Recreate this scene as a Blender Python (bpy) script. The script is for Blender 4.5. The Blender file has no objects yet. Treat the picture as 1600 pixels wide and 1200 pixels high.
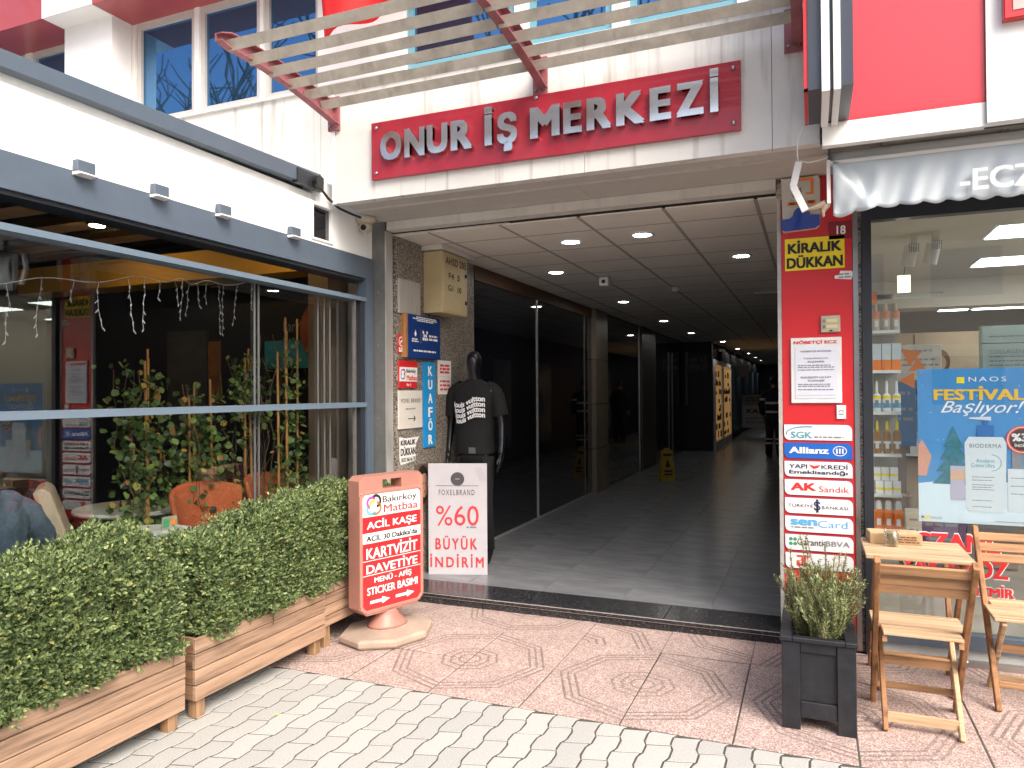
import bpy, bmesh, math, random
import numpy as np
from mathutils import Vector, Matrix
random.seed(7); rng = np.random.default_rng(7)
scene = bpy.context.scene
COL = scene.collection
R_ = math.radians

# ------------------------------------------------------------------ camera, sky, sun, exposure
yaw, pitch, roll = .3912, .0112, -.0066
cy, sy, cp, sp = math.cos(yaw), math.sin(yaw), math.cos(pitch), math.sin(pitch)
fwd = Vector((-sy*cp, cy*cp, sp)); r0 = Vector((cy, sy, 0)); u0 = r0.cross(fwd)
Rv = math.cos(roll)*r0 + math.sin(roll)*u0; Uv = -math.sin(roll)*r0 + math.cos(roll)*u0
cd = bpy.data.cameras.new('camera'); cam = bpy.data.objects.new('camera', cd); COL.objects.link(cam)
cd.sensor_width = 36; cd.lens = 1138/1600*36; cd.clip_start = .05; cd.clip_end = 500
m = Matrix((Rv, Uv, -fwd)).transposed().to_4x4(); m.translation = (0, 0, 1.54); cam.matrix_world = m
scene.camera = cam

SUN_EL, SUN_AZ = R_(44), R_(128)          # azimuth clockwise from +Y
world = bpy.data.worlds.new("World"); scene.world = world; world.use_nodes = True
nt = world.node_tree; bg = nt.nodes['Background']
sky = nt.nodes.new('ShaderNodeTexSky'); sky.sky_type = 'NISHITA'; sky.sun_disc = False
sky.sun_elevation = SUN_EL; sky.sun_rotation = SUN_AZ; sky.air_density = 1.0; sky.dust_density = 5.0; sky.ozone_density = .6
nt.links.new(sky.outputs[0], bg.inputs[0]); bg.inputs[1].default_value = .15
sl = bpy.data.lights.new('sun', 'SUN'); so = bpy.data.objects.new('sun', sl); COL.objects.link(so)
sl.energy = 1.1; sl.angle = R_(34); sl.color = (1, .965, .91)
sd = Vector((math.sin(SUN_AZ)*math.cos(SUN_EL), math.cos(SUN_AZ)*math.cos(SUN_EL), math.sin(SUN_EL)))
so.rotation_euler = sd.to_track_quat('Z', 'Y').to_euler(); so.location = sd*40
vs = scene.view_settings
vs.view_transform = 'Standard'; vs.look = 'None'; vs.gamma = 1; vs.use_curve_mapping = False; vs.exposure = 1.26
scene.render.engine = 'CYCLES'
scene.cycles.max_bounces = 8; scene.cycles.transparent_max_bounces = 12

# ------------------------------------------------------------------ materials
MATS = {}
def mat(name, col, rough=.6, metal=0., var=.12, scale=6., bump=0., bscale=60., stretch=(1, 1, 1), spec=.5, emit=None, es=0., island=0., coat=0., streak=0., trans=0., ramp=None):
    if name in MATS: return MATS[name]
    m = bpy.data.materials.new(name); m.use_nodes = True; MATS[name] = m
    n, l = m.node_tree.nodes, m.node_tree.links; p = n['Principled BSDF']
    p.inputs['Roughness'].default_value = rough; p.inputs['Metallic'].default_value = metal
    p.inputs['Specular IOR Level'].default_value = spec; p.inputs['Coat Weight'].default_value = coat
    c = (*col, 1); p.inputs['Base Color'].default_value = c
    if emit: p.inputs['Emission Color'].default_value = (*emit, 1); p.inputs['Emission Strength'].default_value = es
    tc = n.new('ShaderNodeTexCoord'); mp = n.new('ShaderNodeMapping'); mp.inputs['Scale'].default_value = stretch
    l.new(tc.outputs['Object'], mp.inputs[0])
    src = None
    if var or island or ramp:
        nz = n.new('ShaderNodeTexNoise'); nz.inputs['Scale'].default_value = scale; nz.inputs['Detail'].default_value = 6; nz.inputs['Roughness'].default_value = .65
        l.new(mp.outputs[0], nz.inputs['Vector'])
        mr = n.new('ShaderNodeMapRange'); mr.inputs[1].default_value = .3; mr.inputs[2].default_value = .7
        mr.inputs[3].default_value = 1-var; mr.inputs[4].default_value = 1+var
        l.new(nz.outputs[0], mr.inputs[0]); val = mr.outputs[0]
        if island:
            gi = n.new('ShaderNodeNewGeometry'); m2 = n.new('ShaderNodeMapRange'); m2.inputs[3].default_value = 1-island; m2.inputs[4].default_value = 1+island
            l.new(gi.outputs['Random Per Island'], m2.inputs[0]); mm = n.new('ShaderNodeMath'); mm.operation = 'MULTIPLY'
            l.new(val, mm.inputs[0]); l.new(m2.outputs[0], mm.inputs[1]); val = mm.outputs[0]
        hs = n.new('ShaderNodeVectorMath'); hs.operation = 'SCALE'; hs.inputs[0].default_value = col
        if ramp:
            cr = n.new('ShaderNodeValToRGB'); cr.color_ramp.elements.remove(cr.color_ramp.elements[0])
            for i, (pos, cc) in enumerate(ramp):
                e = cr.color_ramp.elements[0] if i == 0 else cr.color_ramp.elements.new(pos)
                e.position = pos; e.color = (*cc, 1)
            if island: l.new(gi.outputs['Random Per Island'], cr.inputs[0])
            else: l.new(nz.outputs[0], cr.inputs[0])
            l.new(cr.outputs[0], hs.inputs[0])
        l.new(val, hs.inputs['Scale']); src = hs.outputs[0]
        if streak:
            mp2 = n.new('ShaderNodeMapping'); mp2.inputs['Scale'].default_value = (11, 11, .8); l.new(tc.outputs['Object'], mp2.inputs[0])
            ns = n.new('ShaderNodeTexNoise'); ns.inputs['Scale'].default_value = 1.3; ns.inputs['Detail'].default_value = 8; l.new(mp2.outputs[0], ns.inputs['Vector'])
            m3 = n.new('ShaderNodeMapRange'); m3.inputs[1].default_value = .55; m3.inputs[2].default_value = .82; m3.inputs[3].default_value = 0; m3.inputs[4].default_value = streak
            l.new(ns.outputs[0], m3.inputs[0]); mx = n.new('ShaderNodeMix'); mx.data_type = 'RGBA'
            l.new(m3.outputs[0], mx.inputs[0]); l.new(src, mx.inputs[6]); mx.inputs[7].default_value = (.13, .11, .085, 1); src = mx.outputs[2]
        l.new(src, p.inputs['Base Color'])
    if bump:
        nb = n.new('ShaderNodeTexNoise'); nb.inputs['Scale'].default_value = bscale; nb.inputs['Detail'].default_value = 4
        l.new(mp.outputs[0], nb.inputs['Vector']); b = n.new('ShaderNodeBump'); b.inputs['Strength'].default_value = bump; b.inputs['Distance'].default_value = .01
        l.new(nb.outputs[0], b.inputs['Height']); l.new(b.outputs[0], p.inputs['Normal'])
    if trans:
        tr = n.new('ShaderNodeBsdfTranslucent'); ms = n.new('ShaderNodeMixShader'); ms.inputs[0].default_value = trans
        if src: l.new(src, tr.inputs[0])
        else: tr.inputs[0].default_value = c
        l.new(p.outputs[0], ms.inputs[1]); l.new(tr.outputs[0], ms.inputs[2]); l.new(ms.outputs[0], n['Material Output'].inputs[0])
    return m
def wood(name, col, axis, var=.22):
    st = [26, 26, 26]; st[axis] = 1.6
    d = tuple(c*.55 for c in col)
    return mat(name, col, .62, var=.18, scale=1.0, stretch=tuple(st), bump=.25, bscale=1.4, ramp=[(.3, d), (.48, col), (.75, tuple(min(1, c*1.25) for c in col))], spec=.3)
def glass(name, tint=(.9, .95, .95), base=.06, tintmix=1.0, power=4., refl=(1, 1, 1), rough=.0):
    m = bpy.data.materials.new(name); m.use_nodes = True; n, l = m.node_tree.nodes, m.node_tree.links
    n.remove(n['Principled BSDF'])
    t = n.new('ShaderNodeBsdfTransparent'); t.inputs[0].default_value = (*tint, 1)
    g = n.new('ShaderNodeBsdfGlossy'); g.inputs['Roughness'].default_value = rough; g.inputs[0].default_value = (*refl, 1)
    lw = n.new('ShaderNodeLayerWeight'); lw.inputs[0].default_value = .5
    pw = n.new('ShaderNodeMath'); pw.operation = 'POWER'; pw.inputs[1].default_value = power
    ma = n.new('ShaderNodeMath'); ma.operation = 'MULTIPLY_ADD'; ma.inputs[1].default_value = 1-base; ma.inputs[2].default_value = base; ma.use_clamp = True
    mx = n.new('ShaderNodeMixShader'); l.new(lw.outputs['Facing'], pw.inputs[0]); l.new(pw.outputs[0], ma.inputs[0])
    l.new(ma.outputs[0], mx.inputs[0]); l.new(t.outputs[0], mx.inputs[1]); l.new(g.outputs[0], mx.inputs[2]); l.new(mx.outputs[0], n['Material Output'].inputs[0])
    return m
def granite(name, cols, scale, rough):
    m = bpy.data.materials.new(name); m.use_nodes = True; n, l = m.node_tree.nodes, m.node_tree.links; p = n['Principled BSDF']
    tc = n.new('ShaderNodeTexCoord'); v = n.new('ShaderNodeTexVoronoi'); v.inputs['Scale'].default_value = scale; l.new(tc.outputs['Object'], v.inputs['Vector'])
    sp_ = n.new('ShaderNodeSeparateColor'); l.new(v.outputs['Color'], sp_.inputs[0]); cr = n.new('ShaderNodeValToRGB'); cr.color_ramp.interpolation = 'CONSTANT'
    cr.color_ramp.elements.remove(cr.color_ramp.elements[0])
    for i, (pos, c) in enumerate(cols):
        e = cr.color_ramp.elements[0] if i == 0 else cr.color_ramp.elements.new(pos); e.position = pos; e.color = (*c, 1)
    l.new(sp_.outputs[0], cr.inputs[0]); l.new(cr.outputs[0], p.inputs['Base Color']); p.inputs['Roughness'].default_value = rough
    return m
# red terrazzo tile with octagonal grooves, centre of the octagon at the local origin
def octagon_tile():
    m = bpy.data.materials.new('red_terrazzo_octagon'); m.use_nodes = True; n, l = m.node_tree.nodes, m.node_tree.links; p = n['Principled BSDF']
    tc = n.new('ShaderNodeTexCoord'); sx = n.new('ShaderNodeSeparateXYZ'); l.new(tc.outputs['Object'], sx.inputs[0])
    def M(op, a, b=None):
        k = n.new('ShaderNodeMath'); k.operation = op
        for i, q in enumerate((a, b)):
            if q is None: continue
            if isinstance(q, (int, float)): k.inputs[i].default_value = q
            else: l.new(q, k.inputs[i])
        return k.outputs[0]
    ax, ay = M('ABSOLUTE', sx.outputs[0]), M('ABSOLUTE', sx.outputs[1])
    c, s = math.cos(R_(22.5)), math.sin(R_(22.5))
    d = M('MAXIMUM', M('ADD', M('MULTIPLY', ax, c), M('MULTIPLY', ay, s)), M('ADD', M('MULTIPLY', ax, s), M('MULTIPLY', ay, c)))
    g = None
    for r in (.060, .108, .156, .345, .382, .419):
        q = M('LESS_THAN', M('ABSOLUTE', M('SUBTRACT', d, r)), .0068)
        g = q if g is None else M('MAXIMUM', g, q)
    v = n.new('ShaderNodeTexVoronoi'); v.inputs['Scale'].default_value = 190; l.new(tc.outputs['Object'], v.inputs['Vector'])
    sc = n.new('ShaderNodeSeparateColor'); l.new(v.outputs['Color'], sc.inputs[0]); cr = n.new('ShaderNodeValToRGB')
    cr.color_ramp.elements[0].color = (.24, .15, .13, 1); cr.color_ramp.elements[1].color = (.47, .37, .335, 1)
    e = cr.color_ramp.elements.new(.5); e.color = (.385, .28, .252, 1); e = cr.color_ramp.elements.new(.88); e.color = (.62, .52, .48, 1)
    l.new(sc.outputs[0], cr.inputs[0])
    nz = n.new('ShaderNodeTexNoise'); nz.inputs['Scale'].default_value = 3; nz.inputs['Detail'].default_value = 8
    ob = n.new('ShaderNodeObjectInfo'); ad = n.new('ShaderNodeVectorMath'); l.new(tc.outputs['Object'], ad.inputs[0]); l.new(ob.outputs['Location'], ad.inputs[1]); l.new(ad.outputs[0], nz.inputs['Vector'])
    mr = n.new('ShaderNodeMapRange'); mr.inputs[1].default_value = .3; mr.inputs[2].default_value = .7; mr.inputs[3].default_value = .92; mr.inputs[4].default_value = 1.08; l.new(nz.outputs[0], mr.inputs[0])
    vs_ = n.new('ShaderNodeVectorMath'); vs_.operation = 'SCALE'; l.new(cr.outputs[0], vs_.inputs[0]); l.new(mr.outputs[0], vs_.inputs['Scale'])
    fade = M('MULTIPLY', g, M('ADD', M('MULTIPLY', nz.outputs[0], 1.0), .0))
    mx = n.new('ShaderNodeMix'); mx.data_type = 'RGBA'; l.new(fade, mx.inputs[0]); l.new(vs_.outputs[0], mx.inputs[6]); mx.inputs[7].default_value = (.10, .075, .065, 1)
    l.new(mx.outputs[2], p.inputs['Base Color']); p.inputs['Roughness'].default_value = .7
    b = n.new('ShaderNodeBump'); b.invert = True; b.inputs['Strength'].default_value = .6; b.inputs['Distance'].default_value = .004
    l.new(g, b.inputs['Height']); l.new(b.outputs[0], p.inputs['Normal'])
    return m

WHITE = mat('white_panel', (.70, .69, .655), .45, var=.06, scale=3, streak=.75)
WHITEB = mat('white_terrace_band', (.85, .87, .86), .4, var=.03, scale=4, streak=.12)
OFFW = mat('off_white_plaster', (.60, .57, .52), .7, var=.08, scale=4, streak=.25)
SOFF = mat('grey_soffit', (.50, .47, .43), .6, var=.07, scale=3, streak=.15)
ANTH = mat('blue_grey_aluminium', (.085, .115, .155), .32, var=.06, scale=9, spec=.5)
ANTD = mat('dark_anthracite', (.022, .026, .034), .35, var=.08)
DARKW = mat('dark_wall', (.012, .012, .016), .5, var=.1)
GREYP = mat('grey_metal_post', (.20, .20, .195), .4, .5, var=.14, scale=12)
LMET = mat('light_metal', (.6, .6, .58), .35, .6, var=.05)
PURE = mat('white_paint', (.8, .8, .79), .4, var=.03)
REDP = mat('pergola_red', (.30, .10, .115), .5, var=.25, scale=9)
REDS = mat('sign_crimson', (.36, .020, .036), .28, var=.14, scale=5, streak=.18, coat=.3)
REDB = mat('bright_red', (.58, .022, .028), .3, var=.04, coat=.2)
REDC = mat('shop_sign_red', (.80, .045, .06), .25, var=.02, coat=.4)
REDF = mat('facade_red', (.36, .055, .06), .38, var=.08, scale=2, coat=.3)
CHROME = mat('polished_steel_letters', (.82, .81, .78), .16, 1., var=.06, bump=.05, bscale=9)
STEEL = mat('brushed_steel', (.45, .45, .45), .3, 1., var=.08)
SLAT = mat('weathered_slat', (.36, .33, .28), .65, var=.22, scale=8, streak=.6)
BLACK = mat('black_plastic', (.012, .012, .013), .35, var=.05)
BTXT = mat('black_print', (.015, .015, .018), .6, var=0)
GTXT = mat('grey_print', (.22, .23, .26), .6, var=0)
WTXT = mat('white_print', (.85, .85, .85), .5, var=0)
RTXT = mat('red_print', (.70, .03, .035), .5, var=0)
BLUE = mat('blue_board', (.012, .045, .21), .3, var=.05, coat=.3)
CYAN = mat('cyan_board', (.015, .28, .66), .35, var=.04)
YEL = mat('yellow_board', (.90, .70, .02), .45, var=.04)
ORA = mat('orange_plastic', (.85, .22, .02), .4, var=.04)
GREEN = mat('green_print', (.05, .30, .14), .5, var=0)
SKYB = mat('light_blue_print', (.10, .42, .75), .5, var=0)
PAPER = mat('paper', (.78, .78, .76), .7, var=.05)
CREAM = mat('cream_metal_box', (.52, .42, .24), .42, var=.09, scale=5)
SALM = mat('salmon_plastic', (.40, .185, .145), .45, var=.09, scale=7, bump=.06)
BEIGEP = mat('beige_plastic', (.37, .285, .225), .6, var=.18, scale=6)
GRANW = granite('grey_granite', [(0, (.04, .037, .035)), (.28, (.16, .14, .12)), (.55, (.27, .24, .20)), (.8, (.42, .37, .31))], 150, .4)
GRANB = granite('black_granite', [(0, (.012, .013, .015)), (.45, (.03, .031, .034)), (.8, (.055, .057, .062)), (.95, (.13, .13, .14))], 170, .2)
OCT = octagon_tile()
PAVE = mat('grey_paver', (.44, .43, .39), .85, var=.12, scale=14, bump=.5, bscale=160, island=0)
SAND = mat('joint_dirt', (.075, .07, .06), .95, var=.3, scale=30)
CONC = mat('concrete', (.38, .36, .335), .85, var=.2, scale=4, bump=.3, bscale=90)
FLOORT = mat('dark_grey_floor_tile', (.20, .21, .225), .26, var=.25, scale=2.2, stretch=(1, 3, 1))
GROUT = mat('light_grout', (.20, .20, .20), .8, var=.1)
CEIL = mat('ceiling_tile', (.76, .71, .64), .9, var=.05, scale=3, bump=.2, bscale=120)
CEILG = mat('ceiling_grid', (.38, .345, .30), .7, var=.05)
BLKG = mat('black_glass_panel', (.007, .008, .013), .03, var=0, spec=1.0, coat=.6)
BROWN = mat('brown_wood_trim', (.10, .045, .022), .5, var=.2, scale=7)
BEIGE = mat('beige_stone', (.24, .20, .145), .4, var=.12, scale=5)
LEAF = mat('boxwood_leaf', (.06, .10, .028), .38, var=0, island=.3, trans=.3, ramp=[(0, (.07, .12, .048)), (.4, (.145, .21, .085)), (.75, (.235, .31, .13)), (.95, (.35, .41, .17)), (1, (.40, .38, .14))])
LEAF2 = mat('vine_leaf', (.06, .12, .03), .45, var=0, island=.3, trans=.3, ramp=[(0, (.04, .08, .028)), (.5, (.085, .16, .045)), (.88, (.17, .26, .07)), (.93, (.34, .26, .05)), (1, (.30, .13, .04))])
LEAF3 = mat('rosemary_leaf', (.13, .16, .08), .6, var=0, island=.3, trans=.25, ramp=[(0, (.15, .20, .07)), (.5, (.28, .34, .14)), (.85, (.38, .44, .22)), (1, (.24, .15, .08))])
TWIG = mat('twig', (.10, .065, .035), .8, var=.2)
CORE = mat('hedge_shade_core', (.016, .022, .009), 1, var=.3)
SOIL = mat('soil', (.05, .035, .025), 1, var=.3, scale=30)
PEBB = mat('pebble', (.45, .42, .36), .8, var=.2, island=.25)
BAMB = mat('bamboo_cane', (.42, .22, .07), .5, var=.15, scale=20)
PLY = wood('planter_wood', (.33, .215, .145), 1)
PLZ = wood('planter_wood_upright', (.30, .18, .10), 2)
PLX = wood('planter_wood_cross', (.24, .14, .085), 0)
CWX = wood('acacia_cross', (.40, .225, .115), 0); CWZ = wood('acacia_upright', (.33, .165, .075), 2); CWY = wood('acacia_long', (.40, .23, .115), 1)
CWL = wood('acacia_pale', (.50, .345, .21), 0)
BLKW = mat('black_painted_wood', (.014, .015, .020), .5, var=.35, scale=18, bump=.3, bscale=30, streak=.1)
ORF = mat('orange_upholstery', (.42, .095, .032), .85, var=.1, bump=.2, bscale=200)
BGF = mat('beige_upholstery', (.42, .35, .25), .8, var=.06)
TABW = mat('white_table', (.62, .68, .63), .35, var=.04)
DENIM = mat('denim_cloth', (.06, .095, .14), .85, var=.3, scale=9, bump=.5, bscale=40)
DENI2 = mat('denim_dark_cloth', (.05, .07, .11), .9, var=.3, scale=12, bump=.4, bscale=200)
SKIN = mat('skin', (.45, .26, .18), .5, var=.05); HAIR = mat('dark_hair', (.02, .014, .01), .5, var=.2)
TEE = mat('black_cotton', (.005, .005, .0065), .85, var=.1, bump=.5, bscale=9)
MANQ = mat('glossy_black_mannequin', (.008, .0085, .011), .28, var=.05)
NAVY = mat('dark_work_cloth', (.012, .016, .028), .8, var=.1); REFL = mat('reflective_tape', (.75, .78, .8), .4, var=.03)
WARMC = mat('tan_ceiling_panel', (.62, .44, .27), .7, var=.08); YELB = mat('ochre_beam', (.55, .32, .05), .6, var=.12, scale=3)
SILV = mat('silver_awning_fabric', (.52, .58, .62), .42, var=.05, scale=3, bump=.25, bscale=6, metal=.15)
SHW = mat('shop_white', (.62, .56, .48), .6, var=.03); SHELF = mat('shelf_white', (.7, .7, .68), .4, var=.02)
WOODS = mat('pale_cabinet', (.42, .30, .20), .5, var=.12, scale=3, stretch=(1, 1, .2))
CBOARD = mat('kraft_cardboard', (.42, .27, .14), .75, var=.12)
GLASS_T = glass('terrace_glass', (.93, .945, .95), .065, power=3.9)
GLASS_S = glass('shop_glass', (.92, .95, .95), .045, power=4.)
GLASS_J = glass('drinking_glass', (.86, .88, .86), .05, power=3.)
GLASS_B = mat('blue_window_glass', (.006, .022, .055), .03, metal=0, var=0, spec=1.0)
def _blueglass():
    m = bpy.data.materials.new('blue_reflective_glass'); m.use_nodes = True; n, l = m.node_tree.nodes, m.node_tree.links; p = n['Principled BSDF']
    p.inputs['Base Color'].default_value = (.075, .19, .36, 1); p.inputs['Metallic'].default_value = .85; p.inputs['Roughness'].default_value = .02
    return m
GLASS_B = _blueglass()
LAMP = mat('lamp_glow', (1, 1, 1), .5, var=0, emit=(1, .95, .88), es=30.)
LAMPW = mat('warm_lamp_glow', (1, .8, .5), .5, var=0, emit=(1, .62, .26), es=60.)
LPAN = mat('light_panel_glow', (1, 1, 1), .5, var=0, emit=(.97, 1, .95), es=4.6)
GOLD = mat('lit_shop_interior', (.8, .5, .2), .6, var=.35, scale=3, emit=(1, .55, .18), es=.09)

# ------------------------------------------------------------------ mesh helpers
class B:
    def __init__(s): s.v = []; s.f = []
    def add(s, vs, fs):
        o = len(s.v); s.v += [tuple(v) for v in vs]; s.f += [tuple(i+o for i in f) for f in fs]; return s
    def box(s, x0, y0, z0, x1, y1, z1):
        x0, x1 = sorted((x0, x1)); y0, y1 = sorted((y0, y1)); z0, z1 = sorted((z0, z1))
        return s.add([(x0, y0, z0), (x1, y0, z0), (x1, y1, z0), (x0, y1, z0), (x0, y0, z1), (x1, y0, z1), (x1, y1, z1), (x0, y1, z1)],
                     [(0, 3, 2, 1), (4, 5, 6, 7), (0, 1, 5, 4), (1, 2, 6, 5), (2, 3, 7, 6), (3, 0, 4, 7)])
    def bar(s, a, b, w, t, up=(0, 0, 1)):
        a, b = Vector(a), Vector(b); d = (b-a).normalized(); up = Vector(up); x = d.cross(up)
        if x.length < 1e-4: x = d.cross(Vector((1, 0, 0)))
        x.normalize(); y = x.cross(d); x *= w/2; y *= t/2
        vs = [a-x-y, a+x-y, a+x+y, a-x+y, b-x-y, b+x-y, b+x+y, b-x+y]
        return s.add(vs, [(0, 1, 2, 3), (7, 6, 5, 4), (0, 4, 5, 1), (1, 5, 6, 2), (2, 6, 7, 3), (3, 7, 4, 0)])
    def tube(s, pts, rad, n=8, sq=1.0, cap=True):
        pts = [Vector(p) for p in pts]; rad = rad if isinstance(rad, (list, tuple)) else [rad]*len(pts)
        o = len(s.v); ref = None
        for i, p in enumerate(pts):
            d = (pts[min(i+1, len(pts)-1)]-pts[max(i-1, 0)]).normalized()
            if ref is None: ref = Vector((0, 0, 1)) if abs(d.z) < .9 else Vector((0, 1, 0))
            x = d.cross(ref).normalized(); y = x.cross(d)
            r = rad[i]; rx, ry = r if isinstance(r, tuple) else (r, r*sq)
            for k in range(n):
                a = 2*math.pi*k/n; s.v.append(tuple(p+x*rx*math.cos(a)+y*ry*math.sin(a)))
        for i in range(len(pts)-1):
            for k in range(n):
                a = o+i*n+k; b = o+i*n+(k+1) % n; s.f.append((a, b, b+n, a+n))
        if cap: s.f.append(tuple(o+k for k in range(n-1, -1, -1))); s.f.append(tuple(o+(len(pts)-1)*n+k for k in range(n)))
        return s
    def rings(s, rs, n=16, pw=2.0, cap=True):        # rs: (cx, cy, z, rx, ry)
        o = len(s.v)
        for (cx, cy_, z, rx, ry) in rs:
            for k in range(n):
                a = 2*math.pi*k/n; c, q = math.cos(a), math.sin(a)
                s.v.append((cx+rx*math.copysign(abs(c)**(2/pw), c), cy_+ry*math.copysign(abs(q)**(2/pw), q), z))
        for i in range(len(rs)-1):
            for k in range(n):
                a = o+i*n+k; b = o+i*n+(k+1) % n; s.f.append((a, b, b+n, a+n))
        if cap: s.f.append(tuple(o+k for k in range(n-1, -1, -1))); s.f.append(tuple(o+(len(rs)-1)*n+k for k in range(n)))
        return s
    def prism(s, poly, z0, z1, axis='z'):            # poly extruded; axis 'y': poly in xz
        n = len(poly); vs = []
        for z in (z0, z1):
            for (a, b) in poly: vs.append((a, b, z) if axis == 'z' else ((a, z, b) if axis == 'y' else (z, a, b)))
        fs = [tuple(range(n-1, -1, -1)), tuple(range(n, 2*n))]+[(i, (i+1) % n, n+(i+1) % n, n+i) for i in range(n)]
        return s.add(vs, fs)
    def mesh(s, name):
        me = bpy.data.meshes.new(name); me.from_pydata(s.v, [], s.f); me.validate()
        bm = bmesh.new(); bm.from_mesh(me); bmesh.ops.recalc_face_normals(bm, faces=bm.faces); bm.to_mesh(me); bm.free(); return me
    def obj(s, name, mt, parent=None, smooth=False, bevel=0, world=False, loc=None, seg=1):
        me = s.mesh(name)
        if bevel:
            bm = bmesh.new(); bm.from_mesh(me)
            bmesh.ops.bevel(bm, geom=bm.edges[:], offset=bevel, segments=seg, affect='EDGES', profile=.6, clamp_overlap=True); bm.to_mesh(me); bm.free()
        return link(name, me, mt, parent, smooth, world, loc)
def link(name, me, mt, parent=None, smooth=False, world=False, loc=None):
    if mt is not None: me.materials.clear(); me.materials.append(mt)
    if smooth:
        me.polygons.foreach_set('use_smooth', [True]*len(me.polygons))
    o = bpy.data.objects.new(name, me); COL.objects.link(o)
    if parent: o.parent = parent
    if loc is not None: o.location = loc
    elif world and parent: o.location = -Vector(parent.location)
    return o
def T(name, label, cat, loc=(0, 0, 0), rz=0, group=None):
    o = bpy.data.objects.new(name, None); COL.objects.link(o); o.location = loc; o.rotation_euler = (0, 0, R_(rz)); o.empty_display_size = .1
    o['label'] = label; o['category'] = cat
    if group: o['group'] = group
    return o
def tag(o, label, cat, group=None, kind=None):
    if label: o['label'] = label
    if cat: o['category'] = cat
    if group: o['group'] = group
    if kind: o['kind'] = kind
    return o
def S(name, loc=(0, 0, 0)):
    o = bpy.data.objects.new(name, None); COL.objects.link(o); o.location = loc; o['kind'] = 'structure'; return o
def dup(root, loc=None, rz=None, label=None, group=None):
    def rec(o, par):
        c = o.copy(); COL.objects.link(c)
        if par: c.parent = par
        for ch in o.children: rec(ch, c)
        return c
    r = rec(root, None)
    if loc is not None: r.location = loc
    if rz is not None: r.rotation_euler = (0, 0, R_(rz))
    if label: r['label'] = label
    if group: r['group'] = group
    return r
DG = None
def txtmesh(body, bold=0., extr=0., shear=0., spacing=1.):
    c = bpy.data.curves.new('lettering', 'FONT'); c.body = body; c.extrude = extr; c.shear = shear; c.resolution_u = 3
    c.space_character = spacing; c.align_x = 'LEFT'
    o = bpy.data.objects.new('lettering', c); COL.objects.link(o)
    me = bpy.data.meshes.new_from_object(o.evaluated_get(bpy.context.evaluated_depsgraph_get()))
    bpy.data.objects.remove(o); bpy.data.curves.remove(c); return me
def txt(body, parent, x0, z0, x1, z1, mt, y=-.004, bold=.0, depth=0., shear=0., name='lettering', spacing=1., back=False):
    """lettering fitted into the rectangle x0..x1, z0..z1 of a board facing local -Y"""
    plain = body.replace('İ', 'I')
    me = txtmesh(plain, 0, .5 if depth else 0., shear, spacing)
    if plain != body:                              # dotted capital I: plain stem plus its own dot
        def ext(t): q = [v.co for v in txtmesh(t, 0, 0, 0, spacing).vertices]; return min(c.x for c in q), max(c.x for c in q), max(c.y for c in q)
        i0, i1, cap_ = ext('I'); sw = (i1-i0)*1.12; VV = [tuple(v.co) for v in me.vertices]; FF = [tuple(p.vertices) for p in me.polygons]
        for k, ch in enumerate(body):
            if ch != 'İ': continue
            e = ext(plain[:k+1])[1]; c0 = e-(i1-i0)/2+shear*cap_*1.15*0; o = len(VV); zz = (-.5, .5) if depth else (0.,)
            for z_ in zz: VV += [(c0-sw/2, cap_*1.13, z_), (c0+sw/2, cap_*1.13, z_), (c0+sw/2, cap_*1.13+sw*1.05, z_), (c0-sw/2, cap_*1.13+sw*1.05, z_)]
            FF += [(o, o+1, o+2, o+3)] if not depth else [(o+3, o+2, o+1, o), (o+4, o+5, o+6, o+7), (o, o+1, o+5, o+4), (o+1, o+2, o+6, o+5), (o+2, o+3, o+7, o+6), (o+3, o, o+4, o+7)]
        me = bpy.data.meshes.new('lettering'); me.from_pydata(VV, [], FF)
    n = len(me.vertices); co = np.empty(n*3); me.vertices.foreach_get('co', co); co = co.reshape(-1, 3)
    layer = np.zeros(n)
    if bold > 0:                                   # heavier weight: shifted copies, each a hair behind the other
        bold = min(bold*1.15, .04 if not depth else .05); sh_ = [(-bold, -bold*.6), (bold, -bold*.6), (-bold, bold*.6), (bold, bold*.6), (0, 0)]
        polys = [tuple(p.vertices) for p in me.polygons]; V_ = [co+np.array([a, b, 0]) for a, b in sh_]
        fs_ = [tuple(i+k*n for i in p) for k in range(5) for p in polys]; me = bpy.data.meshes.new('lettering'); co = np.concatenate(V_)
        me.from_pydata(co.tolist(), [], fs_); layer = np.repeat(np.arange(5), n)*.00022; n = len(co)
    mn, mx = co.min(0), co.max(0); sx = (x1-x0)/(mx[0]-mn[0]); sz = (z1-z0)/max(1e-6, mx[1]-mn[1])
    out = np.stack([x0+(co[:, 0]-mn[0])*sx, y-layer if not depth else y-layer*1.5-depth*(co[:, 2]+.5), z0+(co[:, 1]-mn[1])*sz], 1)
    me.vertices.foreach_set('co', out.ravel()); me.update()
    return link(name, me, mt, parent)
def bars(parent, x0, x1, zs, h, mt, y=-.004, ragged=.15, name='text_line', center=False):
    """print too small to read, as flat dashes"""
    b = B()
    for z in zs:
        x = x0+(random.random()*ragged*(x1-x0) if center else 0); e = x1-random.random()*ragged*(x1-x0)
        while x < e:
            w = random.uniform(1.5, 5)*h
            b.add([(x, y, z), (min(x+w, e), y, z), (min(x+w, e), y, z+h), (x, y, z+h)], [(0, 1, 2, 3)]); x += w+h*.7
    return b.obj(name, mt, parent)
def flat(parent, poly, mt, y=-.003, name='print'):
    return B().add([(a, y, b) for a, b in poly], [tuple(range(len(poly)))]).obj(name, mt, parent)
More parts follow.
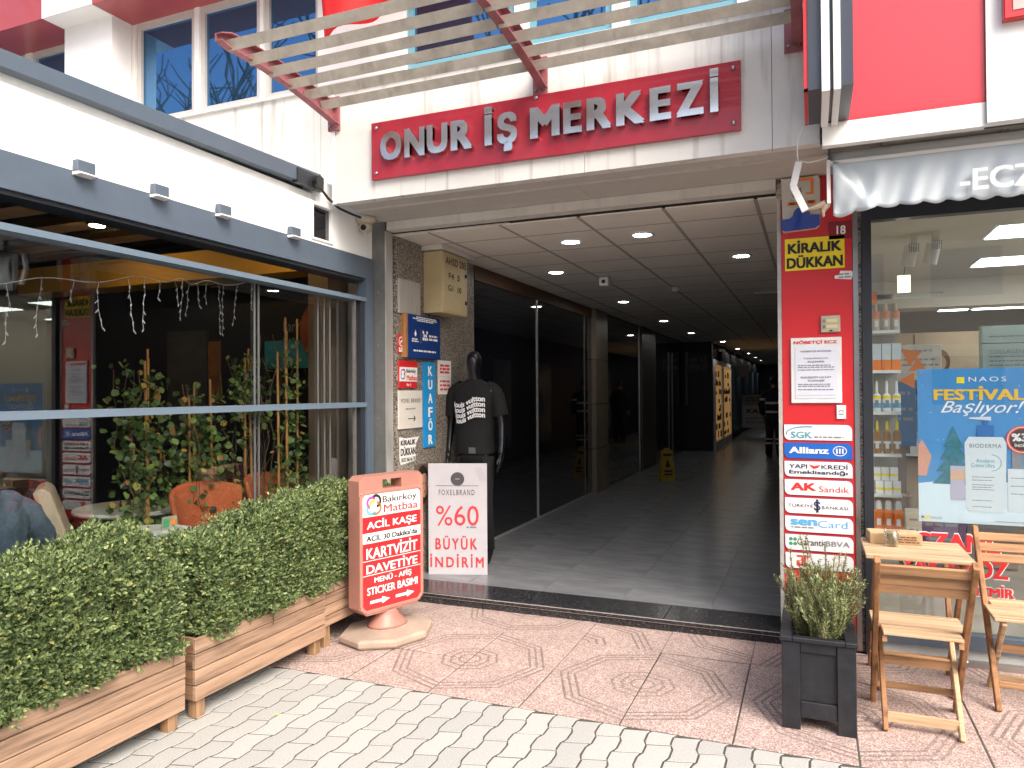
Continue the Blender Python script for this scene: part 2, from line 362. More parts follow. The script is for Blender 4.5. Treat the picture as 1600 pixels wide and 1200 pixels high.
def circ(cx, cz, r, n=24, a0=0, a1=360, rz=None):
    return [(cx+r*math.cos(R_(a0+(a1-a0)*k/(n if a1-a0 == 360 else n-1))), cz+(rz or r)*math.sin(R_(a0+(a1-a0)*k/(n if a1-a0 == 360 else n-1)))) for k in range(n)]
def arc(parent, cx, cz, r, w, a0, a1, mt, y=-.004, n=20, rz=None, name='print'):
    rz = rz or r; b = B(); vs = []; fs = []
    for k in range(n+1):
        a = R_(a0+(a1-a0)*k/n); c, s = math.cos(a), math.sin(a)
        vs += [(cx+(r-w/2)*c, y, cz+(rz-w/2)*s), (cx+(r+w/2)*c, y, cz+(rz+w/2)*s)]
        if k: fs.append((2*k-2, 2*k-1, 2*k+1, 2*k))
    return b.add(vs, fs).obj(name, mt, parent)
def rect(x0, z0, x1, z1): return [(x0, z0), (x1, z0), (x1, z1), (x0, z1)]
def nrm(a): return a/np.maximum(1e-9, np.linalg.norm(a, axis=1, keepdims=True))
def leaves(name, P, D, N, L, W, mt, parent, fold=.18, stuff=True):
    D = nrm(D); S_ = nrm(np.cross(D, N)); N = np.cross(S_, D); n = len(P); L = L[:, None]; W = W[:, None]
    v = np.stack([P, P+D*L*.35+S_*W*.5+N*W*fold, P+D*L*.75+S_*W*.38+N*W*fold, P+D*L, P+D*L*.75-S_*W*.38+N*W*fold, P+D*L*.35-S_*W*.5+N*W*fold], 1).reshape(-1, 3)
    i = np.arange(n)[:, None]*6
    f = np.concatenate([i+np.array([[0, 1, 2, 3]]), i+np.array([[0, 3, 4, 5]])], 1).reshape(-1)
    me = bpy.data.meshes.new(name); me.vertices.add(len(v)); me.vertices.foreach_set('co', v.ravel().astype(np.float32))
    me.loops.add(len(f)); me.loops.foreach_set('vertex_index', f.astype(np.int32)); q = len(f)//4
    me.polygons.add(q); me.polygons.foreach_set('loop_start', (np.arange(q)*4).astype(np.int32)); me.polygons.foreach_set('loop_total', np.full(q, 4, np.int32))
    me.update(calc_edges=True); me.validate()
    o = link(name, me, mt, parent)
    if stuff: o['kind'] = 'stuff'
    return o
def skin_body(name, V, E, R, mt, parent, sub=2):
    me = bpy.data.meshes.new(name); me.from_pydata([tuple(v) for v in V], E, []); me.update()
    o = bpy.data.objects.new(name, me); COL.objects.link(o)
    sk = o.modifiers.new('s', 'SKIN'); sk.use_smooth_shade = True
    for i, r in enumerate(R):
        me.skin_vertices[0].data[i].radius = r if isinstance(r, tuple) else (r, r)
    me.skin_vertices[0].data[0].use_root = True
    sb = o.modifiers.new('u', 'SUBSURF'); sb.levels = sub; sb.render_levels = sub
    m2 = bpy.data.meshes.new_from_object(o.evaluated_get(bpy.context.evaluated_depsgraph_get()))
    bpy.data.objects.remove(o); m2.name = name
    return link(name, m2, mt, parent, smooth=True)

# ================================================================== SETTING
gd = B().box(-200, -200, -.6, 200, 200, -.05).obj('ground', mat('asphalt', (.06, .06, .062), .9, var=.2, scale=3)); gd['kind'] = 'structure'
bed = B().box(-3.6, 1.2, -.05, 3.2, 3.31, -.0028).obj('paving_bed', SAND); bed['kind'] = 'structure'
apr = B().box(-30, -14.5, -.05, 30, 1.19, -.008).obj('pavement', CONC); apr['kind'] = 'structure'
# interlocking pavers: zigzag outline, one object each
pv = S('paver_paving', (-1.2, 2.6, 0))
L_, W_, A_ = .225, .1125, .0125
def paver_mesh(sgn, cut=None, seed=0):
    g = .0048; ys = [-.5, -.43, -.09, .0, .09, .43, .5]; ws = [0, .62, .62, 0, -.62, -.62, 0]
    rgt, lft = [], []
    for y, w in zip(ys, ws):
        Y = y*(L_-.0088)
        rgt.append((W_/2-g+sgn*w*A_, Y+(.014 if abs(y) == .5 else 0))); lft.append((-W_/2+g+sgn*w*A_, Y-(.014 if abs(y) == .5 else 0)))
    poly = rgt+lft[::-1]
    if cut: poly = [(a, min(b, cut)) for a, b in poly]
    b = B(); n = len(poly); cx = sum(p[0] for p in poly)/n; cz = sum(p[1] for p in poly)/n
    inn = [(a+(cx-a)*.03, c+(cz-c)*.016) for a, c in poly]
    vs = [(a, c, -.05) for a, c in poly]+[(a, c, -.0012) for a, c in poly]+[(a, c, 0) for a, c in inn]
    fs = [tuple(range(2*n, 3*n))]
    for k in range(2):
        fs += [(k*n+i, k*n+(i+1) % n, (k+1)*n+(i+1) % n, (k+1)*n+i) for i in range(n)]
    return b.add(vs, fs).mesh('paver')
PMS = [mat('grey_paver_%s' % w, c, .85, var=.05, scale=160, bump=.5, bscale=190, ramp=[(.3, tuple(k*.74 for k in c)), (.5, c), (.7, tuple(min(1, k*1.16) for k in c))])
       for w, c in (('plain', (.43, .43, .41)), ('pale', (.46, .457, .435)), ('cool', (.405, .405, .39)))]
pm = {(s, k): paver_mesh(s) for s in (1, -1) for k in range(3)}
for (s, k), me in pm.items(): me.materials.append(PMS[k])
cutm = {}
npv = 0
for c in range(-18, 18):
    x = -1.2+c*W_; sg = 1 if c % 2 == 0 else -1; off = 0 if c % 2 == 0 else L_/2
    for r in range(-1, 8):
        y = 3.31-.01-L_*(r+.5)+off
        if y-L_/2 > 3.29: continue
        lim = 2.0+.375*(x+3.1)-.3                                   # beyond the frame's lower edge
        if y+L_/2 < lim or y < 1.3: continue
        cut = None
        if y+L_/2+.015 > 3.306: cut = round(3.304-y, 4)
        key = (sg, random.randrange(3))
        if cut is not None:
            kk = (sg, cut, key[1])
            if kk not in cutm: cutm[kk] = paver_mesh(sg, cut); cutm[kk].materials.append(PMS[key[1]])
            me = cutm[kk]
        else: me = pm[key]
        o = bpy.data.objects.new('paver', me); COL.objects.link(o); o.parent = pv
        o.location = (x+1.2, y-2.6, random.uniform(-.0006, .0006)); o.rotation_euler = (random.gauss(0, .0025), random.gauss(0, .0025), random.gauss(0, .005)); npv += 1
# red terrazzo tiles with octagonal grooves
tl = S('red_tile_paving', (-.8, 4, 0)); s_ = .5034; ox, oy = -1.849, 3.313
bed2 = B().box(-4.2, 3.311, -.05, 3.2, 4.73, -.004).obj('tile_bed', SAND, tl, world=True)
def tmesh(x0, y0, x1, y1):
    return B().box(x0, y0, -.03, x1, y1, 0)
def oct_tile(cx, cy_, q, jz):
    g = .0036
    if ('t',) not in cutm:
        me = B().box(g, g, -.03, s_-g, s_-g, 0).mesh('tile'); bm = bmesh.new(); bm.from_mesh(me); bmesh.ops.bevel(bm, geom=[e for e in bm.edges if all(v.co.z > -.001 for v in e.verts)], offset=.003, segments=1, affect='EDGES'); bm.to_mesh(me); bm.free(); me.materials.append(OCT); cutm[('t',)] = me
    o = bpy.data.objects.new('tile', cutm[('t',)]); COL.objects.link(o); o.parent = tl
    o.rotation_euler = (random.gauss(0, .002), random.gauss(0, .002), R_(90*q)); o.location = (cx+.8, cy_-4, jz); return o
for i in range(-5, 10):
    jz = lambda: random.uniform(-.002, .0015)
    cx = ox+(i if i % 2 == 0 else i+1)*s_; cyy = oy+s_
    oct_tile(cx, cyy, 0 if i % 2 == 0 else 1, jz()); oct_tile(cx, cyy, 3 if i % 2 == 0 else 2, jz())
    # cut top row against the step; pattern rotated as laid
    g = .0025; y0 = oy+2*s_; k = [0, 2, 1, 3, 0, 1][i % 6]; h = 4.72-y0
    if k == 0: b, lx, ly = B().box(g, g-s_, -.03, s_-g, g-s_+h, 0), ox+i*s_, y0+s_
    elif k == 1: b, lx, ly = B().box(-s_+g, g-s_, -.03, -g, g-s_+h, 0), ox+(i+1)*s_, y0+s_
    elif k == 2: b, lx, ly = B().box(g, g, -.03, s_-g, g+h, 0), ox+i*s_, y0
    else: b, lx, ly = B().box(-s_+g, g, -.03, -g, g+h, 0), ox+(i+1)*s_, y0
    b.obj('tile', OCT, tl, loc=(lx+.8, ly-4, jz()))

# ---- corridor
fl = S('corridor_floor', (-1.5, 5, .08))
B().box(-3.3, 5.03, -.05, -.1, 40, .076).obj('floor_bed', GROUT, fl, world=True)
ftm = B().box(.0025, .0025, 0, .6025, .6025, .005).mesh('floor_tile'); ftm.materials.append(FLOORT)
for i in range(-3, 2):
    for j in range(0, 24):
        x0 = -1.25+.605*i; x1 = x0+.605
        if x0 > -.2: continue
        o = bpy.data.objects.new('floor_tile', ftm); COL.objects.link(o); o.parent = fl; o.location = (x0+1.5, .03+.605*j, -.0045)
B().box(-3.1, 19.6, .0765, -.2, 40, .0805).obj('far_floor', FLOORT, fl, world=True)
st = S('entrance_step', (-1.5, 4.9, 0))
B().box(-2.96, 4.735, -.05, -.19, 5.03, .05).obj('step_core', CONC, st, world=True)
for a, b_ in ((-2.96, -2.184), (-2.184, -1.375), (-1.375, -.844), (-.844, -.566), (-.566, -.19)):
    B().box(a+.0015, 4.718, -.02, b_-.0015, 4.735, .048).obj('riser_slab', GRANB, st, world=True)
for a, b_ in ((-2.96, -1.9), (-1.9, -.9), (-.9, -.19)):
    B().box(a+.001, 4.70, .051, b_-.001, 5.028, .08).obj('tread_slab', GRANB, st, world=True, bevel=.003)
B().box(-2.955, 4.697, .073, -.192, 4.7, .0775).box(-2.955, 4.7155, .044, -.192, 4.7175, .0485).obj('edge_line', LMET, st, world=True)
ce = S('corridor_ceiling', (-1.5, 5, 2.74))
B().box(-3.3, 4.8, 2.7575, .3, 40, 2.83).obj('ceiling_slab', mat('ceiling_void', (.03, .026, .022), .9), ce, world=True)
xs = [-2.95, -2.65, -2.067, -1.483, -.897, -.32, -.1]; y = 4.80; ys = [4.80, 5.22]+[5.22+.63*k for k in range(1, 24)]
for i in range(6):
    for j in range(len(ys)-1):
        B().box(xs[i]+.012, ys[j]+.012, 2.741, xs[i+1]-.012, ys[j+1]-.004, 2.751).obj('ceiling_tile', CEIL, ce, world=True)
g = B()
for x in xs[1:-1]: g.box(x-.0112, 4.8, 2.7385, x+.0112, 19.5, 2.741)
g.obj('grid_rail', CEILG, ce, world=True)
for yy in ys[1:-1]: B().box(-2.94, yy-.0035, 2.7392, -.12, yy+.0115, 2.7412).obj('cross_rail', CEILG, ce, world=True)
B().box(-3.1, 19.6, 2.74, -.1, 40, 2.757).obj('far_ceiling', CEIL, ce, world=True)
# left wall of the corridor
XW = -2.93
lw = S('corridor_left_wall', (-3.0, 5.5, 0))
B().box(-3.09, 4.81, 0, XW, 6.18, 2.74).obj('granite_cladding', GRANW, lw, world=True)
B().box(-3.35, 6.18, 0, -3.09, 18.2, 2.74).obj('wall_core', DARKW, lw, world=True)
B().box(-3.0, 6.18, 2.60, XW+.01, 10.1, 2.735).obj('wood_trim', BROWN, lw, world=True)
for a, b_ in ((6.19, 7.86), (7.90, 9.75), (9.79, 10.12)):
    B().box(-3.06, a, .10, XW-.006, b_, 2.60).obj('glass_panel', BLKG, lw, world=True)
B().box(-3.05, 7.865, .1, XW+.004, 7.895, 2.6).obj('bright_frame', LMET, lw, world=True)
B().box(-3.05, 9.752, .1, XW+.002, 9.785, 2.6).obj('dark_frame', GREYP, lw, world=True)
B().box(-3.05, 6.19, .08, XW+.004, 10.12, .10).obj('track', LMET, lw, world=True)
cz = B()
for k, (z0, z1) in enumerate(((.08, .72), (.725, 1.36), (1.365, 2.0), (2.005, 2.74))):
    B().box(-3.05, 10.13, z0, XW+.06, 10.78, z1-.004).obj('stone_panel', BEIGE, lw, world=True)
for a, b_ in ((10.82, 13.2), (14.6, 16.15), (16.2, 18.0)):
    B().box(-3.06, a, .10, XW-.004, b_, 2.72).obj('glass_panel', BLKG, lw, world=True)
B().box(-3.05, 13.21, .1, XW+.006, 13.25, 2.72).obj('bright_frame', LMET, lw, world=True)
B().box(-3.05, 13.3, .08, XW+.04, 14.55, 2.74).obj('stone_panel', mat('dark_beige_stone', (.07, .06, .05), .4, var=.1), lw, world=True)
B().box(-3.05, 16.155, .1, XW+.01, 16.19, 2.4).box(-3.05, 16.6, .1, XW+.01, 16.63, 2.4).obj('bright_frame', GREYP, lw, world=True)
B().tube([(-2.84, 18.0, 1.2), (-2.84, 18.0, 2.5)], .035).obj('pipe', GREYP, lw, world=True)
rt = S('corridor_return_wall', (-2.6, 18.3, 0))
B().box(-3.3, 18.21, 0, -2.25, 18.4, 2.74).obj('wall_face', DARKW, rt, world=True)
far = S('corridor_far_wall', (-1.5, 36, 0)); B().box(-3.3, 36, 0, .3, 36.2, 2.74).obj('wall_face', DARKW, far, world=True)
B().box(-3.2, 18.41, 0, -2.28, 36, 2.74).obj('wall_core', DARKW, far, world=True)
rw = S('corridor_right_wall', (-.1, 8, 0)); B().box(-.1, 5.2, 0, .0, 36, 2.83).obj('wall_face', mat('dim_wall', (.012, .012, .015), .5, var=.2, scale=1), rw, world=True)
for y0 in (8.5, 13.0, 15.5, 21, 26):
    B().box(-.115, y0, .4, -.105, y0+.9, 2.2).obj('shop_window', mat('dim_blue_window', (.16, .22, .27), .2, var=.3, scale=3), rw, world=True)
# shopfront lit gold
gs = T('lit_shopfront', 'narrow gold lit shop window with white frames far down the corridor', 'shopfront', (-2.2, 18.3, .08))
def gw(y0, y1):
    B().box(-2.24, y0, .3, -2.235, y1, 2.2).obj('display', GOLD, gs, world=True)
    f = B()
    for yy in (y0-.07, y1): f.box(-2.27, yy, .08, -2.2, yy+.07, 2.32)
    f.box(-2.27, y0, 2.2, -2.2, y1, 2.3).box(-2.27, y0, .08, -2.2, y1, .28)
    f.obj('frame', PURE, gs, world=True)
    it = B()
    for k in range(26):
        yy, zz = random.uniform(y0+.1, y1-.2), .35+.22*random.randrange(8); it.box(-2.225, yy, zz, -2.205, yy+random.uniform(.05, .2), zz+random.uniform(.06, .18))
    it.obj('display_goods', mat('shop_goods', (.10, .05, .03), .7, var=.6, scale=9), gs, world=True)['kind'] = 'stuff'
gw(18.5, 19.9); gw(20.3, 22.2)
B().box(-2.23, 19.95, 2.32, -2.2, 22.4, 2.6).obj('header', DARKW, gs, world=True)
for k, yy in enumerate((23.2, 27.5, 31)):
    B().box(-2.27, yy, .3, -2.2, yy+2.8, 2.3).obj('bluish_window', mat('dim_blue_window2', (.10, .15, .19), .25, var=.5, scale=2.5), gs, world=True)
ps = T('stamp_price_poster', 'pale grey poster reading KASE leaning at the far end of the corridor', 'poster', (-2.1, 24.5, .35), 0)
B().box(0, 0, 0, .95, .03, 1.05).obj('sheet', mat('dim_paper', (.45, .45, .45), .7), ps)
txt('KAŞE', ps, .15, .42, .8, .62, BTXT, bold=.02); bars(ps, .12, .84, (.15, .27, .72, .84, .93), .06, GTXT)
hs_ = T('hanging_shop_sign', 'small dark square sign hanging beside the lit shopfront', 'sign', (-2.1, 23.0, 1.95)); B().box(0, 0, 0, .35, .05, .35).obj('board', BLACK, hs_)
B().bar((.17, .02, .35), (.17, .02, .8), .02, .02).obj('rod', BLACK, hs_)
dk = T('dark_lettered_sign', 'black lettered sign high on the dark wall before the lit shopfront', 'sign', (-2.86, 18.19, 2.0)); B().box(0, -.03, 0, .5, 0, .42).obj('board', BLACK, dk)
bars(dk, .05, .45, (.08, .25), .09, mat('dim_letters', (.12, .12, .12), .5, var=0), y=-.033)

# ceiling downlights (each one)
def downlight(x, y, label):
    t = T('ceiling_downlight', label, 'ceiling light', (x, y, 2.74), 0, 'recessed downlights in the corridor ceiling')
    b = B(); n = 20; vs = []; fs = []
    for r, z in ((.098, 0), (.098, -.004), (.078, -.012), (.07, .0), (.062, .0)):
        vs += [(r*math.cos(2*math.pi*k/n), r*math.sin(2*math.pi*k/n), z) for k in range(n)]
    for q in range(4): fs += [(q*n+k, q*n+(k+1) % n, (q+1)*n+(k+1) % n, (q+1)*n+k) for k in range(n)]
    b.add(vs, fs).obj('trim_ring', PURE, t, smooth=True)
    B().rings([(0, 0, -.007, .064, .064), (0, 0, -.001, .064, .064)], 20).obj('lamp', LAMP, t)
    return t
for x, y, l in ((-1.19, 5.514, 'round downlight nearest the entrance, right of the one beside it'), (-1.77, 5.54, 'round downlight nearest the entrance, left one of the front pair'),
                (-.573, 6.74, 'round downlight close to the red pillar, rightmost of the lit ones'), (-2.36, 6.9, 'round downlight in the second row above the black glass, left of the ceiling camera'),
                (-2.319, 9.54, 'downlight of the long left row, just beyond the ceiling camera'), (-2.328, 12.43, 'downlight of the long left row above the yellow floor sign'),
                (-2.30, 15.29, 'downlight of the long left row past the yellow floor sign'), (-2.0, 18.3, 'downlight of the long row just before the lit shopfront'),
                (-1.95, 21.6, 'downlight above the lit shopfront'), (-1.9, 24.6, 'downlight above the far poster'), (-1.9, 27.6, 'third downlight from the far end of the corridor'),
                (-1.88, 30.5, 'second downlight from the far end of the corridor'), (-1.85, 33.4, 'farthest tiny downlight of the corridor')):
    downlight(x, y, l)
cc = T('ceiling_camera', 'small white box camera under the corridor ceiling between the downlights', 'camera', (-1.99, 7.38, 2.73))
B().box(-.05, -.05, -.09, .05, .05, 0).obj('housing', PURE, cc, bevel=.008); B().rings([(0, 0, 0, .02, .02), (0, 0, .01, .02, .02)], 12).obj('lens', BLACK, cc).matrix_basis = Matrix.Translation((0, -.052, -.05)) @ Matrix.Rotation(R_(90), 4, 'X')
sm = T('smoke_detector', 'small round white detector on the corridor ceiling', 'detector', (-1.45, 8.5, 2.737))
B().rings([(0, 0, -.045, .03, .03), (0, 0, -.02, .05, .05), (0, 0, 0, .055, .055)], 16).obj('housing', PURE, sm, smooth=True)
ex = T('exit_lamp', 'long thin unlit fitting on the ceiling by the red pillar', 'ceiling fitting', (-.5, 9.3, 2.735)); B().box(-.14, -.05, -.03, .14, .05, 0).obj('housing', SOFF, ex)

# ---- main office building
ob = T('office_building', 'white panelled office building with blue windows and red bands above the entrance', 'building', (-1.5, 5.2, 0))
def bo(name, mt, *bx, **k):
    b = B()
    for q in bx: b.box(*q)
    return b.obj(name, mt, ob, world=True, **k)
# fascia panels
for a, b_ in ((-2.995, -2.30), (-2.30, -1.23), (-1.23, -.185), (-.185, .05)):
    bo('fascia_panel', WHITE, (a+.0015, 4.13, 2.835, b_-.0015, 4.20, 3.60))
bo('fascia_lip', SOFF, (-2.995, 4.201, 2.845, .35, 4.36, 2.86)); bo('soffit_panel', SOFF, (-2.995, 4.362, 2.832, -1.35, 4.80, 2.86), (-1.347, 4.362, 2.832, .35, 4.80, 2.86))
bo('fascia_edge_trim', PURE, (-3.02, 4.12, 2.83, -2.997, 4.2, 3.6)); bo('fascia_coping', PURE, (-3.0, 4.11, 3.602, .35, 4.3, 3.625))
bo('fascia_side', OFFW, (-2.99, 4.205, 2.862, -2.95, 5.2, 3.6)); bo('fascia_deck', OFFW, (-2.949, 4.205, 3.56, .35, 5.19, 3.598))
bo('shutter_box', OFFW, (-2.953, 4.70, 2.765, -.195, 4.799, 2.829)); bo('wall_inner_left', OFFW, (-3.10, 4.81, 2.745, -2.0, 4.9, 2.83))
bo('left_wall', OFFW, (-3.6, 4.78, 0, -3.105, 5.2, 2.95))
# upper wall with window openings
ZS, ZT = 4.17, 5.19
bo('wall', WHITE, (-12, 5.2, 2.84, -3.93, 5.35, ZS), (-3.925, 5.201, 2.84, 6, 5.35, ZS-.003))
bo('wall_top', OFFW, (-12, 5.2, ZT, 6, 5.35, 9.5))
bo('wall_back', DARKW, (-12, 5.60, 2.84, 6, 5.7, 9.4)); bo('roof_slab', OFFW, (-12, 5.2, 9.5, 6, 14, 9.7))
bo('wall_sill', PURE, (-6.15, 5.17, ZS, -3.93, 5.3, ZS+.02), (-3.06, 5.17, ZS, .3, 5.3, ZS+.02))
bo('pilaster', PURE, (-3.925, 5.16, ZS+.021, -3.06, 5.35, ZT-.002)); bo('pilaster_right', PURE, (.3, 5.16, ZS, .9, 5.35, ZT-.002))
FRM = mat('beige_window_frame', (.52, .50, .47), .45, var=.05)
def window(x0, x1, teal=False):
    f = B(); fm = mat('teal_window_frame', (.16, .38, .46), .4, var=.05) if teal else FRM
    w = .05
    f.box(x0, 5.205, ZS+.021, x0+w, 5.27, ZT-.001).box(x1-w, 5.205, ZS+.021, x1, 5.27, ZT-.001).box(x0+w, 5.205, ZT-.06, x1-w, 5.27, ZT-.001).box(x0+w, 5.205, ZS+.021, x1-w, 5.27, ZS+.07)
    f = f.obj('window', fm, ob, world=True)
    B().box(x0+w, 5.235, ZS+.07, x1-w, 5.25, ZT-.06).obj('pane', GLASS_B, f)
for x0, x1, t in ((-8.6, -7.75, 0), (-7.65, -7.0, 0), (-6.12, -5.36, 0), (-5.30, -4.58, 0), (-4.54, -3.93, 0), (-3.055, -2.10, 1), (-1.98, -1.33, 1), (-1.2, -.45, 1), (-.38, .29, 1)): window(x0, x1, t)
for a, b_ in ((-5.36, -5.30), (-4.58, -4.54), (-2.10, -1.98), (-1.33, -1.2), (-.45, -.38), (-7.75, -7.65)): bo('mullion', PURE, (a, 5.185, ZS+.021, b_, 5.27, ZT-.002))
bo('wall_strip', WHITE, (-6.189, 5.2005, ZS+.021, -6.121, 5.35, ZT-.001)); bo('wall_strip', WHITE, (-7.0, 5.2005, ZS+.021, -6.85, 5.35, ZT-.001)); bo('column', PURE, (-6.85, 4.98, 2.9, -6.19, 5.199, ZT-.001))
bo('red_band', REDF, (-12, 4.76, ZT, -6.86, 5.199, 5.9), (-6.18, 4.76, ZT, 6, 5.199, 5.9)); bo('white_band_block', PURE, (-6.857, 4.75, ZT-.004, -6.183, 5.199, 5.9))
bo('upper_wall', WHITE, (-12, 4.9, 5.91, 6, 5.199, 9.49))
# left grey post beside the opening
pt = T('entrance_post', 'weathered grey metal post between the glass terrace and the granite wall', 'post', (-3.03, 4.75, 0))
B().box(-.075, -.05, 0, .062, .05, 2.83).obj('profile', GREYP, pt); B().box(.0625, -.052, 0, .074, .04, 2.76).obj('edge_strip', LMET, pt)
b = B()
for z in (.9, 1.35, 1.9, 2.3): b.rings([(0, 0, 0, .006, .006), (0, 0, .004, .004, .004)], 8); b.v[-16:] = [(x, -.051-zz, z+y_) for (x, y_, zz) in b.v[-16:]]
b.obj('screw', STEEL, pt)

# red pillar between corridor and pharmacy
pl = T('red_pillar', 'red clad pillar between the corridor and the pharmacy window', 'pillar', (.03, 4.9, 0))
B().box(-.19, 4.775, 0, .33, 5.199, 2.83).obj('core', OFFW, pl, world=True)
B().box(-.168, 4.752, 0, .227, 4.774, 2.83).obj('red_cladding', REDB, pl, world=True)
B().box(-.1925, 4.7755, 0, -.1905, 5.199, 2.70).obj('side_cladding', DARKW, pl, world=True); B().box(-.192, 4.745, 0, -.170, 4.774, 2.76).obj('left_trim', mat('greyed_white', (.42, .41, .39), .5, var=.15, scale=20), pl, world=True)
B().box(.229, 4.745, 0, .256, 4.774, 2.6).obj('right_trim', STEEL, pl, world=True); B().box(.2565, 4.75, 0, .272, 4.774, 2.6).obj('rough_seam', GRANW, pl, world=True)
B().box(-.192, 4.72, 2.715, -.06, 4.75, 2.80).obj('stone_block', granite('cream_stone', [(0, (.30, .24, .17)), (.5, (.42, .35, .27)), (.85, (.18, .13, .09))], 90, .7), pl, world=True)
B().box(-.195, 4.735, 2.76, -.0, 4.75, 2.71).obj('cream_strip', OFFW, pl, world=True)

# ---- crimson name board with steel letters
nb = T('name_board', 'crimson board with raised steel letters reading ONUR İŞ MERKEZİ', 'sign board', (-2.69, 4.13, 2.952))
B().box(0, -.03, 0, 2.348, -.002, .378).obj('panel', REDS, nb, bevel=.002)
for x, z in ((.04, .04), (.04, .34), (2.31, .04), (2.31, .34), (1.17, .36)):
    B().rings([(0, 0, 0, .013, .013), (0, 0, .007, .011, .011), (0, 0, .012, .005, .005)], 12).obj('bolt', STEEL, nb, smooth=True).matrix_basis = Matrix.Translation((x, -.03, z)) @ Matrix.Rotation(R_(90), 4, 'X')
def pxx(px):      # letter edges measured along the board
    return px
LT = [('O', .095, .235), ('N', .255, .385), ('U', .40, .53), ('R', .55, .68), ('İ', .755, .80), ('Ş', .83, .945), ('M', 1.02, 1.185), ('E', 1.205, 1.305), ('R', 1.33, 1.46), ('K', 1.485, 1.63), ('E', 1.655, 1.76), ('Z', 1.785, 1.915), ('İ', 1.945, 1.985)]
xsq = (2.235-.09)/(1.985-.095)
for ch, a, b_ in LT:
    a, b_ = .09+(a-.095)*xsq, .09+(b_-.095)*xsq
    z0, z1 = .105, .29
    if ch == 'Ş': z0 = .055
    if ch == 'İ': z1 = .343
    me_o = txt(ch, nb, a, z0, b_, z1, CHROME, y=-.034, bold=.045, depth=.028, name='letter')

# ---- pergola (brackets, slats)
pg = T('slatted_canopy', 'weathered aluminium slat canopy on pink red brackets above the name board', 'canopy', (-1.5, 4.13, 3.35))
def bracket(x, y1=3.05):
    prof = []
    n = 14; top, bot = [], []
    for k in range(n+1):
        t = k/n; y = 4.125+(y1-4.125)*t; zc = 3.43+.095*math.sin(t*math.pi*.55)-.03*t**3
        hw = .062*(1-.35*t)
        if k == n: hw = .018
        top.append((y, zc+hw)); bot.append((y, zc-hw))
    B().prism(top+bot[::-1], x-.004, x+.004, 'x').obj('bracket_web', REDP, pg, world=True)
    fl_ = B()
    for seq in (top, bot):
        for p, q in zip(seq, seq[1:]): fl_.bar((x+.02, p[0], p[1]), (x+.02, q[0], q[1]), .05, .006, up=(0, 0, 1))
    fl_.obj('bracket_flange', REDP, pg, world=True)
    B().box(x-.045, 4.11, 3.33, x+.045, 4.1285, 3.56).obj('mounting_plate', REDP, pg, world=True)
    for dx, dz in ((-.025, .03), (.028, .03), (-.025, .2), (.028, .2)):
        B().rings([(0, 0, 0, .009, .009), (0, 0, .012, .007, .007)], 8).obj('bolt', STEEL, pg).matrix_basis = Matrix.Translation((x+dx+1.5, 4.11-4.13, 3.33+dz-3.35)) @ Matrix.Rotation(R_(90), 4, 'X')
for x in (-3.0, -1.5, -.075): bracket(x)
for k in range(6):
    y = 3.127+.168*k; z = 3.474-.0055*k
    for x0, x1 in ((-2.99, -1.505), (-1.493, -.08)):
        B().bar((x0, y, z+random.uniform(-.003, .003)), (x1, y, z+random.uniform(-.004, .004)), .058, .010, up=(0, -.90, -.43)).obj('slat', SLAT, pg, world=True)

# ---- flag
me = B(); n = 14
for i in range(n+1):
    for j in range(9):
        u, v = i/n, j/8; me.v.append((u*.66+.06*v, .04*math.sin(u*9+v*2)*(.3+v), -v*.96+.10*u*v))
for i in range(n):
    for j in range(8): a = i*9+j; me.f.append((a, a+9, a+10, a+1))
fg = T('red_flag', 'bright red flag hanging above the left part of the slatted canopy', 'flag', (-3.49, 4.55, 5.2))
o = me.obj('cloth', mat('red_flag_cloth', (.80, .02, .02), .7, var=.06, trans=.2), fg, smooth=True)
md = o.modifiers.new('t', 'SOLIDIFY'); md.thickness = .003
B().bar((0, 0, .01), (.75, .05, .05), .015, .015).obj('pole', LMET, fg)

# ================================================================== GLASS TERRACE (left)
GX = -3.07
tr = T('glass_terrace', 'restaurant terrace with blue grey beams and sliding glass walls', 'building', (-3.2, 3.0, 0))
def to(name, mt, *bx, **k):
    b = B()
    for q in bx: b.box(*q)
    return b.obj(name, mt, tr, world=True, **k)
to('lower_beam', ANTH, (GX-.10, -1.5, 2.395, GX, 4.70, 2.552)); to('beam_lip', ANTD, (GX-.16, -1.5, 2.375, GX-.02, 4.68, 2.394))
to('white_band', WHITEB, (GX-.14, -1.5, 2.5525, GX-.012, 3.995, 2.835), (GX-.14, 4.205, 2.5525, GX-.012, 4.70, 2.835), (GX-.14, 3.995, 2.81, GX-.012, 4.205, 2.835), (GX-.14, 3.995, 2.5525, GX-.012, 4.205, 2.592))
to('vent_frame', PURE, (GX-.012, 3.97, 2.575, GX-.004, 3.993, 2.828), (GX-.012, 3.993, 2.812, GX-.004, 4.21, 2.828), (GX-.012, 3.993, 2.575, GX-.004, 4.21, 2.59)); to('vent_pane', BLKG, (GX-.05, 3.995, 2.592, GX-.04, 4.205, 2.81))
b = B()
b.add([(GX+.01, -1.5, 2.84), (GX+.01, 4.05, 2.925), (GX-.06, 4.05, 2.925), (GX-.06, -1.5, 2.84), (GX+.01, -1.5, 2.87), (GX+.01, 4.05, 3.02), (GX-.06, 4.05, 3.02), (GX-.06, -1.5, 2.87)],
      [(0, 3, 2, 1), (4, 5, 6, 7), (0, 1, 5, 4), (1, 2, 6, 5), (2, 3, 7, 6), (3, 0, 4, 7)]).obj('roof_gutter', ANTH, tr, world=True)
